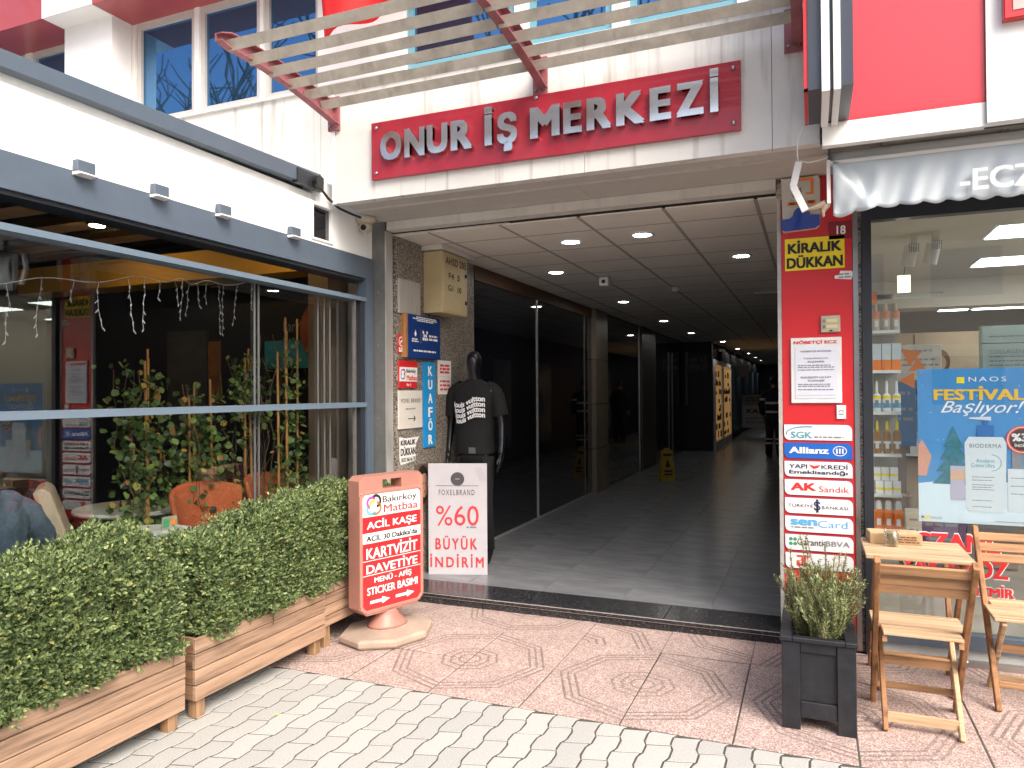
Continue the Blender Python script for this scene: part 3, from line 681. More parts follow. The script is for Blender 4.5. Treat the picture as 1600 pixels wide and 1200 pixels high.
to('wall_above_band', WHITEB, (GX-.15, -1.5, 2.8355, GX-.062, 4.05, 2.90), (GX-.145, 4.05, 2.8355, GX-.03, 4.7, 3.0)); to('roof', OFFW, (-7.2, -1.5, 2.97, GX-.07, 4.75, 3.0))
to('gutter_end', ANTD, (GX-.02, 3.80, 2.905, GX+.02, 4.07, 3.0)); B().rings([(0, 0, -.01, .04, .04), (0, 0, .03, .04, .04)], 16).obj('gutter_motor', BLACK, tr).matrix_basis = Matrix.Translation((GX+.03+3.2, 3.98-3, 2.95)) @ Matrix.Rotation(R_(90), 4, 'Y')
to('upper_rail', mat('rail_blue_grey', (.13, .18, .235), .3, var=.04), (GX-.12, -1.5, 2.222, GX+.002, 4.599, 2.252)); to('middle_rail', MATS['rail_blue_grey'], (GX-.12, -1.5, 1.437, GX+.004, 4.599, 1.472))
to('lower_rail', ANTH, (GX-.12, -1.5, .765, GX+.006, 4.599, .785), (GX-.12, -1.5, .787, GX+.002, 4.599, .80))
to('corner_post', ANTH, (GX-.08, 4.60, 0, GX+.005, 4.69, 2.394)); to('corner_profile', ANTD, (GX-.06, 4.54, 0, GX-.01, 4.595, 2.221)); to('grey_profile', GREYP, (GX-.04, 4.48, 0, GX-.02, 4.50, 2.221))
to('base_rail', ANTD, (GX-.12, -1.5, 0, GX, 4.60, .10))
for yy in (3.52, 3.555, 4.14, 4.21, 4.275, .9, 1.0): to('sliding_edge', mat('pale_profile', (.11, .12, .12), .4, var=.05), (GX-.094, yy, .1, GX-.086, yy+.009, 2.22))
to('pane', GLASS_T, (GX-.102, -1.5, 1.472, GX-.098, 4.58, 2.222)); to('pane', GLASS_T, (GX-.102, -1.5, .80, GX-.098, 4.58, 1.437)); to('pane', GLASS_T, (GX-.102, -1.5, .1, GX-.098, 4.58, .765))
to('terrace_floor', mat('dark_plank_floor', (.08, .055, .04), .5, var=.2), (-7.0, -1.5, -.04, GX-.06, 4.78, .04))
to('back_wall', mat('dark_teal_wall', (.012, .016, .022), .5, var=.3, scale=1), (-7.2, -1.5, 0, -7.0, 5.2, 2.96)); to('end_wall', mat('dark_navy_wall', (.016, .020, .030), .35, var=.4, scale=1.5), (-7.0, 4.9, 0, -3.6, 5.1, 2.96)); to('near_wall', DARKW, (-7.0, -1.6, 0, GX-.1, -1.5, 2.96))
to('ochre_beam', YELB, (-7.0, 4.62, 2.50, -3.5, 4.9, 2.74)); to('wood_column', mat('dull_column', (.10, .075, .055), .4, var=.1), (-3.52, 4.5, .04, -3.34, 4.75, 2.5))
b = B()
for k in range(13): b = B().box(-7.0, -1.3+.5*k, 2.865, GX-.15, -1.12+.5*k, 2.93); b.obj('ceiling_beam', ANTD, tr, world=True)
for k in range(12): to('ceiling_panel', WARMC, (-7.0, -1.118+.5*k, 2.90, GX-.15, -.802+.5*k, 2.93))
to('menu_panel', mat('panel_cyan', (.03, .22, .32), .5, var=.4, scale=5), (-4.25, 4.86, 1.75, -3.75, 4.899, 1.98)); to('mirror_panel', mat('panel_grey', (.05, .055, .065), .3, var=.3, scale=4), (-5.35, 4.86, 1.1, -4.9, 4.899, 2.1)); to('amber_wall_strip', mat('amber_strip', (.16, .075, .03), .5, var=.4, scale=12), (-4.88, 4.87, 1.45, -4.76, 4.899, 2.0))  # the narrow strip is a plain mottled amber colour
b = B().rings([(0, 0, 0, .19, .24), (0, 0, .02, .19, .24)], 28); o = b.obj('wall_disc', mat('rusty_disc', (.22, .06, .03), .6, var=.4, scale=7), tr); o.matrix_basis = Matrix.Translation((-3.68+3.2, 4.86-3, 2.05)) @ Matrix.Rotation(R_(90), 4, 'X')
wb = T('bar_menu_lettering', 'faint pale lettering reading BarMenu above the cyan panel inside the terrace', 'lettering', (-4.05, 4.86, 2.05)); txt('BarMenu', wb, 0, 0, .32, .09, GTXT)
to('bench_board', wood('walnut', (.16, .10, .06), 0), (-5.2, 1.9, .72, -4.1, 2.25, .80))
for i_, (x, y) in enumerate(((-3.6, 2.35), (-3.6, 4.05), (-5.2, 2.35), (-5.2, 4.05))):  # back row lamps are added fill that brightens the terrace ceiling
    lt = T('terrace_ceiling_lamp', 'warm round lamp glowing under the terrace ceiling, ' + ('above the near table', 'above the tall vines', 'added fill in back row, left', 'added fill in back row, right')[i_], 'ceiling light', (x, y, 2.895)); B().rings([(0, 0, -.02, .07, .07), (0, 0, .0, .08, .08)], 20).obj('trim_ring', BLACK, lt); B().rings([(0, 0, -.026, .055, .055), (0, 0, -.021, .055, .055)], 20).obj('lamp', LAMPW, lt)
for i, (y, l) in enumerate(((2.312, 'leftmost of the four small box lamps on the terrace beam'), (2.726, 'second from the left of the four small box lamps on the terrace beam'), (3.159, 'third from the left of the four small box lamps on the terrace beam'), (3.764, 'rightmost box lamp on the terrace beam, nearest the vent'))):
    t = T('beam_lamp', l, 'lamp', (GX+.002, y, 2.55), 0, 'box lamps along the terrace beam')
    B().box(0, -.045, -.002, .035, .045, .05).obj('housing', ANTH, t, bevel=.003); B().add([(0, -.045, -.003), (.035, -.045, -.003), (.035, .045, -.003), (0, .045, -.003), (.0, -.045, -.018), (.052, -.04, -.014), (.052, .04, -.014), (0, .045, -.018)], [(0, 1, 2, 3), (4, 7, 6, 5), (0, 4, 5, 1), (1, 5, 6, 2), (2, 6, 7, 3), (3, 7, 4, 0)]).obj('diffuser', PURE, t)
# icicle string
ic = T('icicle_light_string', 'white icicle light string hanging inside the terrace glass', 'string lights', (-3.35, 3.0, 2.2))
w, bu = B(), B(); pts = []
for k in range(41):
    t = k/40; y = 1.6+2.25*t; pts.append((-3.35-.15*math.sin(t*9), y, 2.0+.30*t-.03*math.sin(t*math.pi*6)**2))
w.tube(pts, .0022, 5)
for k in list(range(1, 34, 2))+[35, 36, 38, 39]:
    p = Vector(pts[k])+Vector((0, random.uniform(-.02, .02), 0)); n = random.choice((2, 3, 4, 5, 6)) if k < 34 else random.choice((4, 6, 7)); q = [tuple(p)]
    for j in range(n): p = p+Vector((random.uniform(-.012, .012), random.uniform(-.012, .012), -.045)); q.append(tuple(p)); bu.tube([p, p+Vector((random.uniform(-.012, .012), random.uniform(-.014, .014), -.016))], [.0045, .0025], 5)
    w.tube(q, .0016, 4)
w.obj('wire', mat('dull_white_wire', (.35, .35, .36), .5), ic, world=True); tag(bu.obj('bulb', MATS['dull_white_wire'], ic, world=True), None, None, kind='stuff')
# dome camera + cable
dc = T('dome_camera', 'cream dome security camera under the corner of the white fascia', 'camera', (-3.02, 4.53, 2.83))
B().rings([(0, 0, 0, .075, .075), (0, 0, -.025, .07, .07), (0, 0, -.05, .045, .045)], 24).obj('mount', mat('cream_plastic', (.50, .44, .34), .4, var=.06), dc, smooth=True)
o = B().rings([(0, 0, .045*math.cos(a), .047*math.sin(a)+.001, .047*math.sin(a)+.001) for a in [math.pi*k/8 for k in range(9)]], 20).obj('ball', MATS['cream_plastic'], dc, smooth=True); o.location = (.005, -.01, -.075)
o = B().rings([(0, 0, 0, .022, .022), (0, 0, .012, .02, .02)], 16).obj('lens', BLACK, dc); o.matrix_basis = Matrix.Translation((.012, -.05, -.085)) @ Matrix.Rotation(R_(80), 4, 'X')
cb = T('black_conduit', 'black cable running from the gutter motor to the dome camera', 'cable', (-3.03, 4.2, 2.85)); B().tube([(-3.03, 3.98, 2.93), (-3.02, 4.08, 2.86), (-3.02, 4.2, 2.822), (-3.02, 4.35, 2.815), (-3.02, 4.47, 2.815)], .009, 6).obj('sheath', BLACK, cb, world=True)

# ================================================================== PLANTERS AND HEDGES
def planter(y0, y1, xf, label, zt=.375, zb=.075):
    t = T('wooden_planter', label, 'planter', (xf-.17, (y0+y1)/2, 0), 0, 'long wooden planters in front of the terrace')
    xb = xf-.34; h = (zt-zb)/4; L = (y1-y0)/2; X0, X1 = -.17, .17
    for k in range(4):
        z0 = zb+k*h+.003; z1 = zb+(k+1)*h-.002
        B().box(X1-.022+random.uniform(-.0015, .0015), -L, z0, X1+random.uniform(-.002, .002), L, z1).obj('plank', PLY, t, bevel=.003)
        B().box(X0, -L, z0, X0+.02, L, z1).obj('plank', PLY, t)
        for s in (-1, 1):
            a, b_ = (-L+.001, -L+.022) if s < 0 else (L-.022, L-.001)
            B().box(X0+.021, a, z0, X1-.0235, b_, z1).obj('end_plank', PLX, t)
    for sx in (X0+.022, X1-.075):
        for sy_ in (-L+.024, L-.08):
            B().box(sx, sy_, 0, sx+.052, sy_+.055, zb+.2).obj('leg', PLZ, t, bevel=.002)
    B().box(X0+.02, -L+.022, zb+.02, X1-.0225, L-.022, zt-.04).obj('soil', SOIL, t)
    return t
planter(1.40, 2.555, -2.70, 'wooden planter box nearest the camera, at the lower left'); planter(2.61, 3.60, -2.695, 'middle wooden planter box between the nearest one and the one behind the street sign', .387, .09); planter(3.625, 4.58, -2.72, 'farthest wooden planter box, partly behind the salmon street sign', .39, .13)
def hedge(y0, y1, xf, top, label, n=2100, seed=1):
    rg = np.random.default_rng(seed); zt0 = .36
    t = T('boxwood_hedge', label, 'hedge', (xf-.17, (y0+y1)/2, .33), 0, 'clipped evergreen hedges in the planters')
    xc = xf-.165; hx = .175
    def lump(a, b): return .5*np.sin(a*17+b*9+seed)+.3*np.sin(a*31-b*23+2*seed)+.2*np.sin(b*41+a*7)
    yc = (y0+y1)/2; hy = (y1-y0)/2+.01
    # surface points
    fr = rg.random(n*3); P = []; Nn = []
    u = rg.random(n*3); v = rg.random(n*3)
    for i in range(n*3):
        f = fr[i]
        if f < .50:   # front face
            y = y0-.01+u[i]*(2*hy); z = zt0+v[i]*(top(y)-zt0); x = xc+hx+.03*lump(y, z)+.018*(z-zt0); nn = (1, 0, .15)
            e = min(1, (top(y)-z)/.1); x -= .07*(1-e)**2
        elif f < .70: # top
            y = y0-.01+u[i]*(2*hy); x = xc-hx+2*hx*v[i]; z = top(y)+.035*lump(x*2, y)-.05*(abs(x-xc)/hx)**3; nn = (.1, 0, 1)
        elif f < .85:
            y = y1+.012+.02*lump(u[i]*.4, v[i]); x = xc-hx+2*hx*u[i]; z = zt0+v[i]*(top(y1)-zt0); nn = (0, 1, .1)
        elif f < .96:
            y = y0-.012-.02*lump(u[i]*.4, v[i]); x = xc-hx+2*hx*u[i]; z = zt0+v[i]*(top(y0)-zt0); nn = (0, -1, .1)
        else:
            y = y0+u[i]*(2*hy); z = zt0+v[i]*(top(y)-zt0); x = xc-hx-.02; nn = (-1, 0, .1)
        P.append((x, y, z)); Nn.append(nn)
    P = np.array(P); Nn = nrm(np.array(Nn)); 
    depth = rg.random(len(P))**1.5*.05; P -= Nn*depth[:, None]
    D = nrm(Nn*.75+np.array([0, 0, .75])+rg.normal(0, .38, P.shape))
    K = 7; A = []; DD = []; NN = []; LL = []
    for k in range(K):
        base = P+D*(.004+.009*k); ang = k*2.4+rg.random(len(P))*.7
        ref = nrm(np.cross(D, np.array([.3, .5, .8])+rg.normal(0, .05, P.shape))); ref2 = np.cross(D, ref)
        rad = ref*np.cos(ang)[:, None]+ref2*np.sin(ang)[:, None]
        sp = .95-.1*k; d = nrm(rad*sp+D*(.35+.12*k)); A.append(base); DD.append(d); NN.append(nrm(D-rad*.3+rg.normal(0, .15, P.shape))); LL.append(.0225+.009*rg.random(len(P))-(.0015*k))
    A = np.concatenate(A); DD = np.concatenate(DD); NN = np.concatenate(NN); LL = np.concatenate(LL)
    off = np.array([t.location.x, t.location.y, t.location.z])
    leaves('foliage', A-off, DD, NN, LL, LL*.56, LEAF, t)
    # twigs standing out
    tw = B()
    for i in rg.integers(0, len(P), 260): tw.tube([P[i]-D[i]*.10-off, P[i]+D[i]*.03-off], [.0022, .0012], 4)
    tag(tw.obj('twig', TWIG, t), None, None, kind='stuff')
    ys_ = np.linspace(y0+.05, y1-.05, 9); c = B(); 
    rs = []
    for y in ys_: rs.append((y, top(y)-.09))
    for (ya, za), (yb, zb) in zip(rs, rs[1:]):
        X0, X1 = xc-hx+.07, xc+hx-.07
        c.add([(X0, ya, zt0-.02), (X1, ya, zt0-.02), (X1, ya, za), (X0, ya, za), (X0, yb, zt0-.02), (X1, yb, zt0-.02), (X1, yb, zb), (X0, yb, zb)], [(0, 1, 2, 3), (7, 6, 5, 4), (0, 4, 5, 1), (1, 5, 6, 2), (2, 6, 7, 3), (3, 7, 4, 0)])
    c.obj('light_block_core', CORE, t, world=True)  # dark solid added inside the hedge to block light between leaves
def ease(pts):
    xs_, zs_ = zip(*pts); return lambda y: float(np.interp(y, xs_, zs_))
hedge(1.40, 2.475, -2.70, ease([(1.4, .85), (1.83, .855), (1.91, .89), (2.03, .85), (2.17, .885), (2.33, .925), (2.39, .89), (2.44, .77), (2.55, .70)]), 'leafy hedge nearest the camera, filling the lower left corner', 2500, 1)
hedge(2.71, 3.61, -2.70, ease([(2.6, .76), (2.69, .79), (2.97, .785), (3.05, .84), (3.14, .87), (3.3, .865), (3.5, .88), (3.6, .92)]), 'middle hedge rising behind the second planter, in front of the orange chairs', 2200, 2)
hedge(3.67, 4.55, -2.74, ease([(3.6, .88), (3.78, .88), (3.98, .92), (4.3, .86), (4.55, .83)]), 'farthest narrow hedge behind the salmon street sign', 1800, 3)

# ================================================================== SALMON STREET SIGN
a_ = T('pavement_sign', 'salmon plastic pavement sign for a print shop on an octagonal base', 'street sign', (-2.506, 3.976, 0), 69.8)
def octa(r, rot=22.5, sx=1, sy_=1): return [(r*sx*math.cos(R_(rot+45*k)), r*sy_*math.sin(R_(rot+45*k))) for k in range(8)]
b = B(); o8 = []
for r, z in ((.30, .004), (.315, .02), (.315, .045), (.30, .06), (.285, .062), (.10, .085)): o8.append([(x, y, z) for x, y in octa(r, 22.5, 1.0, .82)])
vs = [q for rg_ in o8 for q in rg_]; fs = [tuple(range(7, -1, -1)), tuple(range(40, 48))]
for i in range(5): fs += [(i*8+k, i*8+(k+1) % 8, (i+1)*8+(k+1) % 8, (i+1)*8+k) for k in range(8)]
b.add(vs, fs).obj('base', BEIGEP, a_, bevel=.003)
B().rings([(0, 0, .08, .135, .11), (0, 0, .095, .13, .105), (0, 0, .135, .085, .07), (0, 0, .165, .07, .06), (0, 0, .20, .105, .05)], 28).obj('neck', SALM, a_, smooth=True)
w, h0, h1, dp = .25, .195, 1.03, .055
c_ = .035
out = [(-w+c_, h0-.015), (w-c_-.02, h0-.015), (w, h0+.03), (w, h1-c_), (w-c_, h1), (-w+c_, h1), (-w, h1-c_), (-w, h0+.03)]
hole = [(-.075, h1-.075), (.075, h1-.075), (.075, h1-.025), (-.075, h1-.025)]
def ringface(outer, inner, y, b, flip=False):
    pass
b = B()
zhl, zhh = h1-.085, h1-.028
# shell as slabs around the grip hole
lo = [(-w, zhl), (w, zhl), (w, h0+.03), (w-c_-.02, h0-.015), (-w+c_+.02, h0-.015), (-w, h0+.03)]
b.prism(lo[::-1], -dp, dp, 'y'); b.prism([(-w, zhl), (-.075, zhl), (-.075, zhh), (-w+.0, zhh)], -dp, dp, 'y'); b.prism([(.075, zhl), (w, zhl), (w, zhh), (.075, zhh)], -dp, dp, 'y')
b.prism([(-w, zhh), (w, zhh), (w-.03, h1), (-w+.03, h1)], -dp, dp, 'y')
b.obj('shell', SALM, a_)
rim = B()
rr = [(-w+.012, h0+.04), (-w+.045, h0+.008), (w-.045, h0+.008), (w-.012, h0+.04), (w-.012, h1-.115), (w-.03, h1-.10), (-w+.03, h1-.10), (-w+.012, h1-.115)]
for p, q in zip(rr, rr[1:]+rr[:1]): rim.bar((p[0], -dp, p[1]), (q[0], -dp, q[1]), .022, .016, up=(0, 1, 0))
rim.obj('rim', SALM, a_, bevel=.003)
# printed sheet
y = -dp-.002; PX0, PX1, PZ0, PZ1 = -w+.022, w-.022, h0+.018, h1-.11
H_ = PZ1-PZ0
def zf(f): return PZ1-H_*f
flat(a_, [(PX0+.03, PZ0), (PX1-.03, PZ0), (PX1, PZ0+.03), (PX1, PZ1-.02), (PX1-.02, PZ1), (PX0+.02, PZ1), (PX0, PZ1-.02), (PX0, PZ0+.03)], REDB, y, 'printed_sheet')
y -= .001
flat(a_, [(PX0+.002, zf(.195)), (PX1-.002, zf(.195)), (PX1-.002, PZ1-.02), (PX1-.02, PZ1-.002), (PX0+.02, PZ1-.002), (PX0+.002, PZ1-.02)], PURE, y, 'white_field')
flat(a_, rect(PX0, zf(.425), PX1, zf(.335)), PURE, y, 'white_field')
for f in (.575, .70): flat(a_, rect(PX0, zf(f)-.002, PX1, zf(f)+.002), PURE, y, 'white_line')
y -= .001; W2 = PX1-PX0; fx = lambda f: PX0+W2*f
txt('Bakırköy', a_, fx(.33), zf(.105), fx(.93), zf(.03), BTXT, y, .012); txt('Matbaa', a_, fx(.35), zf(.175), fx(.95), zf(.105), MATS['red_print'], y, .012)
for (cx, cz, r, m_, a0, a1) in ((.15, .075, .032, mat('magenta_print', (.75, .05, .35), .5, var=0), 40, 250), (.15, .13, .032, SKYB, 120, 330), (.22, .065, .034, BTXT, -80, 130), (.22, .125, .036, mat('brown_print', (.35, .18, .06), .5, var=0), -130, 80), (.18, .10, .026, YEL, 60, 200)):
    arc(a_, fx(cx), zf(cz), r, .017, a0, a1, m_, y)
txt('ACİL KAŞE', a_, fx(.07), zf(.318), fx(.93), zf(.222), WTXT, y, .018)
txt("ACİL 30 Dakika'da", a_, fx(.06), zf(.408), fx(.94), zf(.348), BTXT, y, .03)
txt('KARTVİZİT', a_, fx(.06), zf(.56), fx(.94), zf(.44), WTXT, y, .018); txt('DAVETİYE', a_, fx(.06), zf(.685), fx(.94), zf(.59), WTXT, y, .018)
txt('MENÜ - AFİŞ', a_, fx(.19), zf(.785), fx(.83), zf(.715), WTXT, y, .016); txt('STICKER BASIMI', a_, fx(.07), zf(.872), fx(.94), zf(.805), WTXT, y, .016)
for x0 in (.12, .55):
    X0, X1, zc = fx(x0), fx(x0+.33), zf(.935); flat(a_, [(X0, zc-.009), (X0+.09, zc-.009), (X0+.09, zc-.022), (X1, zc), (X0+.09, zc+.022), (X0+.09, zc+.009), (X0, zc+.009)], WTXT, y, 'arrow')

# ================================================================== DISCOUNT BOARD
bd = T('discount_board', 'white leaning board reading FOXELBRAND %60 BÜYÜK İNDİRİM', 'sign board', (-2.87, 5.175, .08), 18)
LB = mat('pale_lilac_board', (.54, .53, .57), .35, var=.05, coat=.2)
bw, bh = .475, .89
B().box(0, 0, 0, bw, .012, bh).obj('panel', LB, bd); dgr = mat('dark_grey_print', (.07, .07, .08), .6, var=0); RP = mat('soft_red_print', (.62, .05, .06), .5, var=0)
flat(bd, circ(.50*bw, .86*bh, .055), dgr, -.003); flat(bd, rect(.46*bw, .858*bh, .54*bw, .863*bh), LB, -.005)
flat(bd, rect(.13*bw, .797*bh, .86*bw, .803*bh), GTXT, -.003)
txt('FOXELBRAND', bd, .18*bw, .715*bh, .79*bw, .765*bh, dgr, -.003, .0, spacing=1.35)
txt('%60', bd, .13*bw, .44*bh, .86*bw, .62*bh, RP, -.003, -.008); bars(bd, .65*bw, .84*bw, (.42*bh,), .012, GTXT, -.003)
txt('BÜYÜK', bd, .12*bw, .225*bh, .83*bw, .35*bh, RP, -.003, .018, spacing=1.35); txt('İNDİRİM', bd, .03*bw, .065*bh, .94*bw, .185*bh, RP, -.003, .018, spacing=1.35)
for k in range(3): B().bar((.80*bw+.02*k, -.002, .97*bh), (.90*bw+.02*k, -.002, .84*bh), .0015, .001).obj('print', GTXT, bd)

# ================================================================== MANNEQUIN
def humanoid(parent, mt, hands=True, pose=None, sub=2, fingers=True):
    J = dict(pel=(0, .01, .95), wst=(0, 0, 1.10), cst=(0, .0, 1.30), nkb=(0, .01, 1.50), nck=(0, .0, 1.575), jaw=(0, -.015, 1.64), hed=(0, -.005, 1.71), top=(0, .005, 1.80),
             shl=(-.19, .01, 1.47), ell=(-.245, .03, 1.18), wrl=(-.25, -.02, .945), hnl=(-.245, -.035, .87),
             shr=(.19, .01, 1.47), elr=(.255, .02, 1.18), wrr=(.27, -.03, .945), hnr=(.265, -.045, .87),
             hpl=(-.10, .01, .90), knl=(-.105, -.02, .50), anl=(-.11, .03, .10), tol=(-.12, -.12, .03),
             hpr=(.10, .01, .90), knr=(.105, -.02, .50), anr=(.13, .03, .10), tor=(.15, -.12, .03))
    if pose: J.update(pose)
    Rd = dict(pel=(.15, .11), wst=(.125, .09), cst=(.155, .105), nkb=.075, nck=.056, jaw=(.062, .075), hed=(.083, .10), top=(.052, .062), shl=.062, ell=.042, wrl=.027, hnl=(.018, .036), shr=.062, elr=.042, wrr=.027, hnr=(.018, .036),
              hpl=.09, knl=.058, anl=.04, tol=.028, hpr=.09, knr=.058, anr=.04, tor=.028)
    names = list(J); E_ = [('pel', 'wst'), ('wst', 'cst'), ('cst', 'nkb'), ('nkb', 'nck'), ('nck', 'jaw'), ('jaw', 'hed'), ('hed', 'top'), ('cst', 'shl'), ('shl', 'ell'), ('ell', 'wrl'), ('wrl', 'hnl'), ('cst', 'shr'), ('shr', 'elr'), ('elr', 'wrr'), ('wrr', 'hnr'),
                           ('pel', 'hpl'), ('hpl', 'knl'), ('knl', 'anl'), ('anl', 'tol'), ('pel', 'hpr'), ('hpr', 'knr'), ('knr', 'anr'), ('anr', 'tor')]
    V = [J[n] for n in names]; E2 = [(names.index(a), names.index(b)) for a, b in E_]; R = [Rd[n] for n in names]
    if fingers:
        for s in 'lr':
            h = Vector(J['hn'+s]); wr_ = Vector(J['wr'+s]); d = (h-wr_).normalized(); side = Vector((0, 1, 0)); sgn = -1 if s == 'l' else 1
            for k, ln in enumerate((.075, .085, .08, .062)):
                o = len(V); p0 = h+side*(-.026+.0175*k)+d*.01
                V += [p0, p0+d*ln*.5+Vector((-sgn*.006, 0, 0)), p0+d*ln+Vector((-sgn*.02, 0, 0))]; R += [.009, .0082, .0065]; E2 += [(names.index('hn'+s), o), (o, o+1), (o+1, o+2)]
            o = len(V); p0 = wr_+(h-wr_)*.45+side*(-.022); V += [p0, p0+d*.035+Vector((-sgn*.012, -.022, 0)), p0+d*.07+Vector((-sgn*.014, -.03, 0))]; R += [.011, .010, .008]; E2 += [(names.index('wr'+s), o), (o, o+1), (o+1, o+2)]
    return skin_body('body', V, E2, R, mt, parent, sub)
mq = T('mannequin', 'glossy black faceless mannequin in a black printed tee shirt by the granite wall', 'mannequin', (-2.685, 5.66, .08), 6)
mq.scale = (.93, 1.0, 1.012)
humanoid(mq, MANQ)
def shirt(parent, mt, hem=.93, sleeve=.62, J=None):
    b = B(); n = 28
    b.rings([(0, .0, hem, .178, .125), (0, .0, hem+.012, .182, .128), (0, 0, 1.05, .176, .122), (0, 0, 1.18, .178, .122), (0, -.005, 1.32, .19, .13), (0, 0, 1.42, .20, .12), (0, .005, 1.475, .197, .112), (0, .005, 1.52, .150, .095), (0, .0, 1.545, .078, .07), (0, -.002, 1.552, .070, .064)], n, 2.35, cap=False)
    for s in (-1, 1):
        b.tube([(s*.12, .01, 1.485), (s*.200, .012, 1.45), (s*.230, .015, 1.34), (s*.245, .018, 1.245)], [(.055, .065), (.072, .080), (.063, .072), (.068, .074)], 16, cap=False)
    o = b.obj('tee_shirt', mt, parent, smooth=True)
    md = o.modifiers.new('s', 'SUBSURF'); md.levels = 1; md.render_levels = 1
    tx = bpy.data.textures.new('folds', 'CLOUDS'); tx.noise_scale = .16
    dm = o.modifiers.new('d', 'DISPLACE'); dm.texture = tx; dm.strength = .022; dm.mid_level = .5
    return o
shirt(mq, TEE)
B().rings([(0, .01, .84, .158, .125), (0, .01, .95, .15, .115), (0, .01, 1.0, .145, .105)], 24, 2.3).obj('trousers_top', TEE, mq, smooth=True)
b = B()
for s in (-1, 1): b.tube([(s*.085, .01, .90), (s*.10, -.01, .52), (s*.115, .025, .12)], [.098, .072, .062], 16)
b.obj('trousers', TEE, mq, smooth=True)
B().box(-.01, -.128, .935, .055, -.118, .985).obj('belt_buckle', STEEL, mq)
# shirt print: four tilted rows, bent over the chest
def chest(me):
    n = len(me.vertices); co = np.empty(n*3); me.vertices.foreach_get('co', co); co = co.reshape(-1, 3)
    x, z = co[:, 0].copy(), co[:, 2].copy()
    co[:, 2] = z+.20*x+.012*np.sin(x*26)+.0; co[:, 1] = -.158+.062*np.abs(x/.19)**2.6
    me.vertices.foreach_set('co', co.ravel()); me.update()
for k in range(4):
    z = 1.365-.044*k
    o = txt('louis vuitton', mq, -.145+.008*k, z-.022, .148, z+.024, WTXT, 0, .04); chest(o.data)

# ================================================================== SIGNS ON THE GRANITE WALL (face +X)
def side(name, label, cat, y0, y1, z0, z1, d, mt, x=XW, group=None, pname='panel', bevel=0):
    t = T(name, label, cat, (x, y0, z0), 90, group)
    B().box(0, -d, 0, y1-y0, -.0005, z1-z0).obj(pname, mt, t, bevel=bevel); return t, y1-y0, z1-z0
t, w, h = side('tin_panel', 'bent blank grey tin panel at the top left of the granite wall', 'panel', 4.815, 5.13, 2.155, 2.42, .02, mat('ribbed_tin', (.42, .40, .37), .5, .2, var=.1, stretch=(8, 1, 1), scale=5))
for k in range(16): B().box(.01+k*w/16, -.0235, .01, .013+k*w/16, -.0202, h-.01).obj('rib', MATS['ribbed_tin'], t)
t, w, h = side('blue_service_board', 'dark blue information board on a wooden edge above the hair salon sign', 'sign board', 4.90, 5.42, 1.815, 2.155, .045, BLUE)
B().box(-.035, -.04, 0, -.002, 0, h).obj('wooden_edge', wood('orange_wood', (.42, .20, .07), 2), t)
y = -.048; bars(t, .12*w, .88*w, (.86*h, .90*h, .94*h), .009, WTXT, y, .2, center=True); bars(t, .14*w, .86*w, (.15*h,), .014, WTXT, y, .05)
flat(t, [(.20*w, .66*h), (.235*w, .55*h), (.20*w, .49*h), (.165*w, .55*h)], WTXT, y); bars(t, .09*w, .30*w, (.42*h, .37*h), .010, WTXT, y); flat(t, rect(.36*w, .33*h, .363*w, .68*h), WTXT, y)
for dx, dz in ((0, 0), (.03, 0), (.06, 0), (.015, .045), (.045, .045), (.0, .09), (.06, .09)): flat(t, circ(.44*w+dx, .46*h+dz*.6, .014, 8), WTXT, y)
bars(t, .62*w, .93*w, (.44*h, .52*h), .016, WTXT, y)
t, w, h = side('no_smoking_sign', 'small red no smoking sign between the post and the blue board', 'sign', 4.805, 4.90, 1.845, 1.99, .008, REDB, pname='panel')
for k in (0,): arc(t, w/2, h*.62, .034, .008, 0, 360, WTXT, -.010); flat(t, rect(w/2-.02, h*.6, w/2+.02, h*.64), WTXT, -.010); B().bar((w/2-.022, -.011, h*.62-.022), (w/2+.022, -.011, h*.62+.022), .007, .001).obj('print', WTXT, t); bars(t, .12*w, .9*w, (.08*h, .2*h), .014, WTXT, -.010)
t, w, h = side('print_shop_sign', 'red and white print shop sign reading Bakırköy Matbaa above the FOXEL BRAND sign', 'sign', 4.815, 5.085, 1.578, 1.790, .014, REDB)
flat(t, rect(0, .24*h, w, .76*h), PURE, -.0155, 'white_field'); y = -.017
txt('Bakırköy', t, .36*w, .52*h, .90*w, .70*h, BTXT, y, .016); txt('Matbaa', t, .38*w, .28*h, .97*w, .48*h, RTXT, y, .016); txt('No: 11', t, .38*w, .07*h, .62*w, .17*h, WTXT, y, .02)
for cx, cz, m_, a0, a1 in ((.14, .57, MATS['magenta_print'], 40, 250), (.14, .42, SKYB, 120, 330), (.22, .58, BTXT, -80, 130), (.22, .43, MATS['brown_print'], -130, 80)): arc(t, cx*w, cz*h, .019, .011, a0, a1, m_, y)
t, w, h = side('foxel_sign', 'cream sign reading FOXEL BRAND with a black arrow pointing right', 'sign', 4.81, 5.17, 1.262, 1.558, .012, mat('cream_board', (.62, .59, .54), .5, var=.04))
y = -.014; txt('FOXEL BRAND', t, .09*w, .68*h, .90*w, .79*h, BTXT, y, -.004, spacing=1.2); bars(t, .27*w, .74*w, (.50*h,), .010, GTXT, y)
flat(t, rect(.36*w, .245*h, .66*w, .265*h), BTXT, y); flat(t, [(.60*w, .32*h), (.63*w, .335*h), (.69*w, .255*h), (.63*w, .175*h), (.60*w, .19*h), (.65*w, .255*h)], BTXT, y)
t, w, h = side('hair_salon_sign', 'tall narrow bright blue sign with KUAFÖR lettered vertically', 'sign', 5.195, 5.375, 1.095, 1.79, .02, CYAN)
